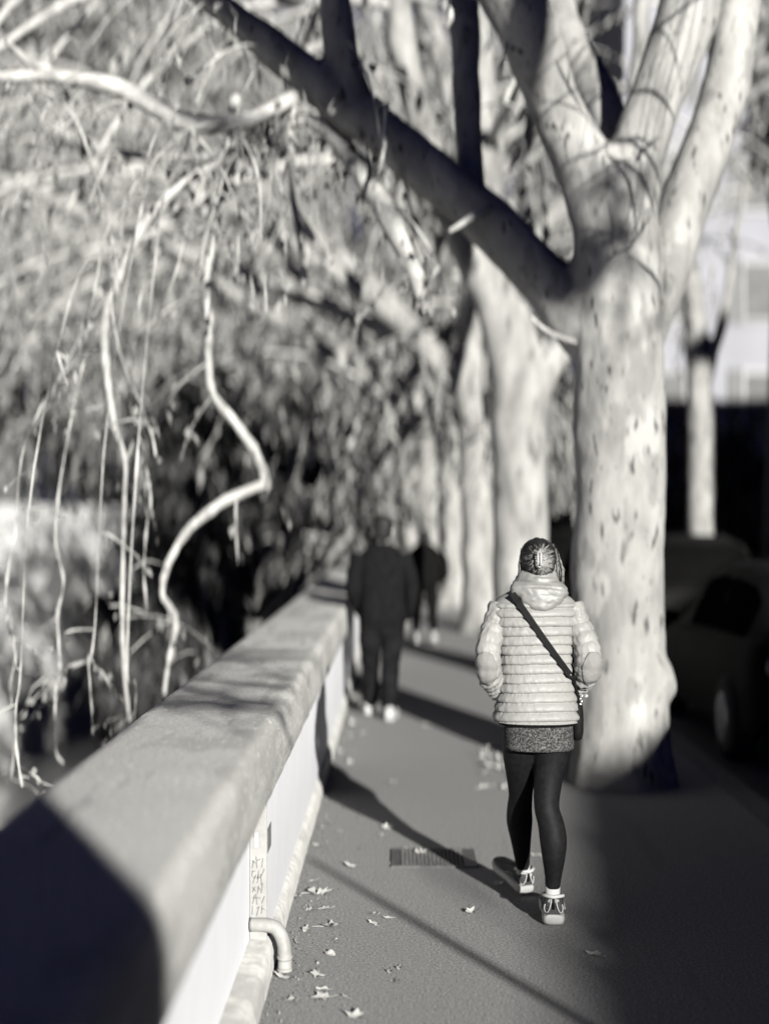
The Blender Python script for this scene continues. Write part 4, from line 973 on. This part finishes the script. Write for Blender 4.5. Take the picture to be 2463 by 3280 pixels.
# ---- two walkers ahead
def walker(loc, lab, seed, jac, tro, shoem, jrows, arms, legs_, head, hs, shoes, voxel=.012, hairm='hairdark', coll=None):
    w_ = thing('person', loc, lab, 'person')
    mb = MB(); headparts(mb, head, hs); h = Vector(head)
    mb.tube([h+Vector((0, -.01, -.07)), h+Vector((0, -.02, -.20))], [.052, .06], 12)
    z_ = sorted(jrows)
    mb.tube([(q[1], q[2], q[0]) for q in z_], [(q[4]*.8, q[3]*.8) for q in z_], 16)
    for arm, sd in arms:
        mb.tube([Vector(p) for p, r_ in arm], [r_*.65 for p, r_ in arm], 10)
        a_, b_ = Vector(arm[-2][0]), Vector(arm[-1][0]); hand(mb, b_, b_-a_, sd)
    for L_ in legs_: legs(mb, L_, -.02, 12)
    link('body', fuse(mb, voxel*.7, 3), M['skin'], w_)
    mb = MB()
    for L_ in legs_: legs(mb, L_, 0, 16)
    q = z_[0]; mb.ell((q[1], q[2], q[0]+.03), (q[3]*.9, q[4]*.9, .12))
    me = fuse(mb, voxel, 4); wobble(me, lambda c: .008*noise.noise(Vector((c.x*8, c.y*8, c.z*16+seed)))); link('trousers', me, M[tro], w_)
    mb = MB(); rows = []
    zz = [z_[0][0]+(z_[-1][0]-z_[0][0])*i/20 for i in range(21)]
    s_ = shell([(z,)+tuple(interp(z_, z)) for z in zz], 40, 2.3); mb.v += s_.v; mb.f += s_.f
    for arm, sd in arms:
        q = bez([(*p, r_) for p, r_ in arm], 4); mb.tube([Vector(v[:3]) for v in q], [float(v[3]) for v in q], 16)
    if coll: mb.tube(*coll, 14)
    me = fuse(mb, voxel, 4); wobble(me, lambda c: .010*noise.noise(Vector((c.x*9, c.y*9, c.z*14+seed)))); link('jacket', me, M[jac], w_)
    mb = MB(); mb.ell(h+Vector((0, -.02, .035))*hs, (.083*hs, .1*hs, .088*hs)); mb.ell(h+Vector((0, -.05, -.02))*hs, (.07*hs, .06*hs, .07*hs))
    me = fuse(mb, .01, 3); wobble(me, lambda c: .006*noise.noise(c*40)); link('hair', me, M[hairm], w_)
    for hl, yw, pt in shoes: shoe(w_, hl, yw, pt, 1.25, False, shoem)
    return w_
mx, my = -.155, 12.05
walker((mx, my, 0), 'man in navy jacket, dark trousers and white soled shoes walking beside the wall', 3, 'navy', 'denim', 'shoewhite',
       [(.80, mx+.0, my, .185, .14), (.86, mx, my, .19, .145), (1.0, mx, my, .19, .135), (1.15, mx, my, .195, .13), (1.30, mx, my, .205, .125), (1.40, mx, my, .19, .11), (1.46, mx, my+.01, .12, .085), (1.50, mx, my+.01, .07, .07)],
       [([((mx-.19, my, 1.40), .07), ((mx-.235, my-.03, 1.22), .065), ((mx-.25, my-.03, 1.08), .058), ((mx-.20, my+.10, .93), .05), ((mx-.17, my+.16, .87), .043)], 1),
        ([((mx+.19, my, 1.40), .07), ((mx+.235, my-.04, 1.22), .065), ((mx+.255, my-.08, 1.08), .058), ((mx+.235, my-.02, .93), .05), ((mx+.215, my+.05, .85), .042)], -1)],
       [[((mx-.085, my, .86), .11), ((mx-.10, my+.04, .66), .095), ((mx-.10, my+.14, .46), .075), ((mx-.105, my+.20, .25), .07), ((mx-.11, my+.26, .09), .065)],
        [((mx+.085, my, .86), .11), ((mx+.085, my-.01, .66), .095), ((mx+.07, my-.02, .46), .078), ((mx+.065, my-.04, .25), .072), ((mx+.06, my-.06, .09), .066)]],
       (mx+.005, my+.02, 1.60), 1.12, [((mx-.115, my+.20, .01), R(12), R(-6)), ((mx+.06, my-.12, 0), R(-8), 0)])
fx, fy = .325, 19.4
walker((fx, fy, 0), 'person in black coat and black trousers walking farthest ahead on the pavement', 8, 'black', 'black', 'shoewhite',
       [(.78, fx, fy, .20, .15), (.95, fx, fy, .235, .16), (1.15, fx, fy, .235, .15), (1.25, fx, fy, .215, .13), (1.33, fx, fy, .14, .09), (1.38, fx, fy, .08, .07)],
       [([((fx-.20, fy, 1.25), .075), ((fx-.26, fy-.03, 1.08), .07), ((fx-.27, fy-.02, .92), .06), ((fx-.22, fy+.12, .84), .05), ((fx-.19, fy+.18, .80), .045)], 1),
        ([((fx+.20, fy, 1.25), .075), ((fx+.26, fy-.03, 1.08), .07), ((fx+.27, fy-.02, .92), .06), ((fx+.22, fy+.12, .84), .05), ((fx+.19, fy+.18, .80), .045)], -1)],
       [[((fx-.08, fy, .84), .10), ((fx-.095, fy+.06, .62), .08), ((fx-.10, fy+.12, .42), .065), ((fx-.11, fy+.2, .22), .055), ((fx-.11, fy+.25, .09), .05)],
        [((fx+.08, fy, .84), .10), ((fx+.10, fy, .62), .08), ((fx+.11, fy-.02, .42), .065), ((fx+.12, fy-.08, .24), .055), ((fx+.125, fy-.16, .13), .05)]],
       (fx+.0, fy+.03, 1.44), 1.0, [((fx-.11, fy+.19, .0), R(6), 0), ((fx+.125, fy-.22, .07), R(-4), R(-28))])
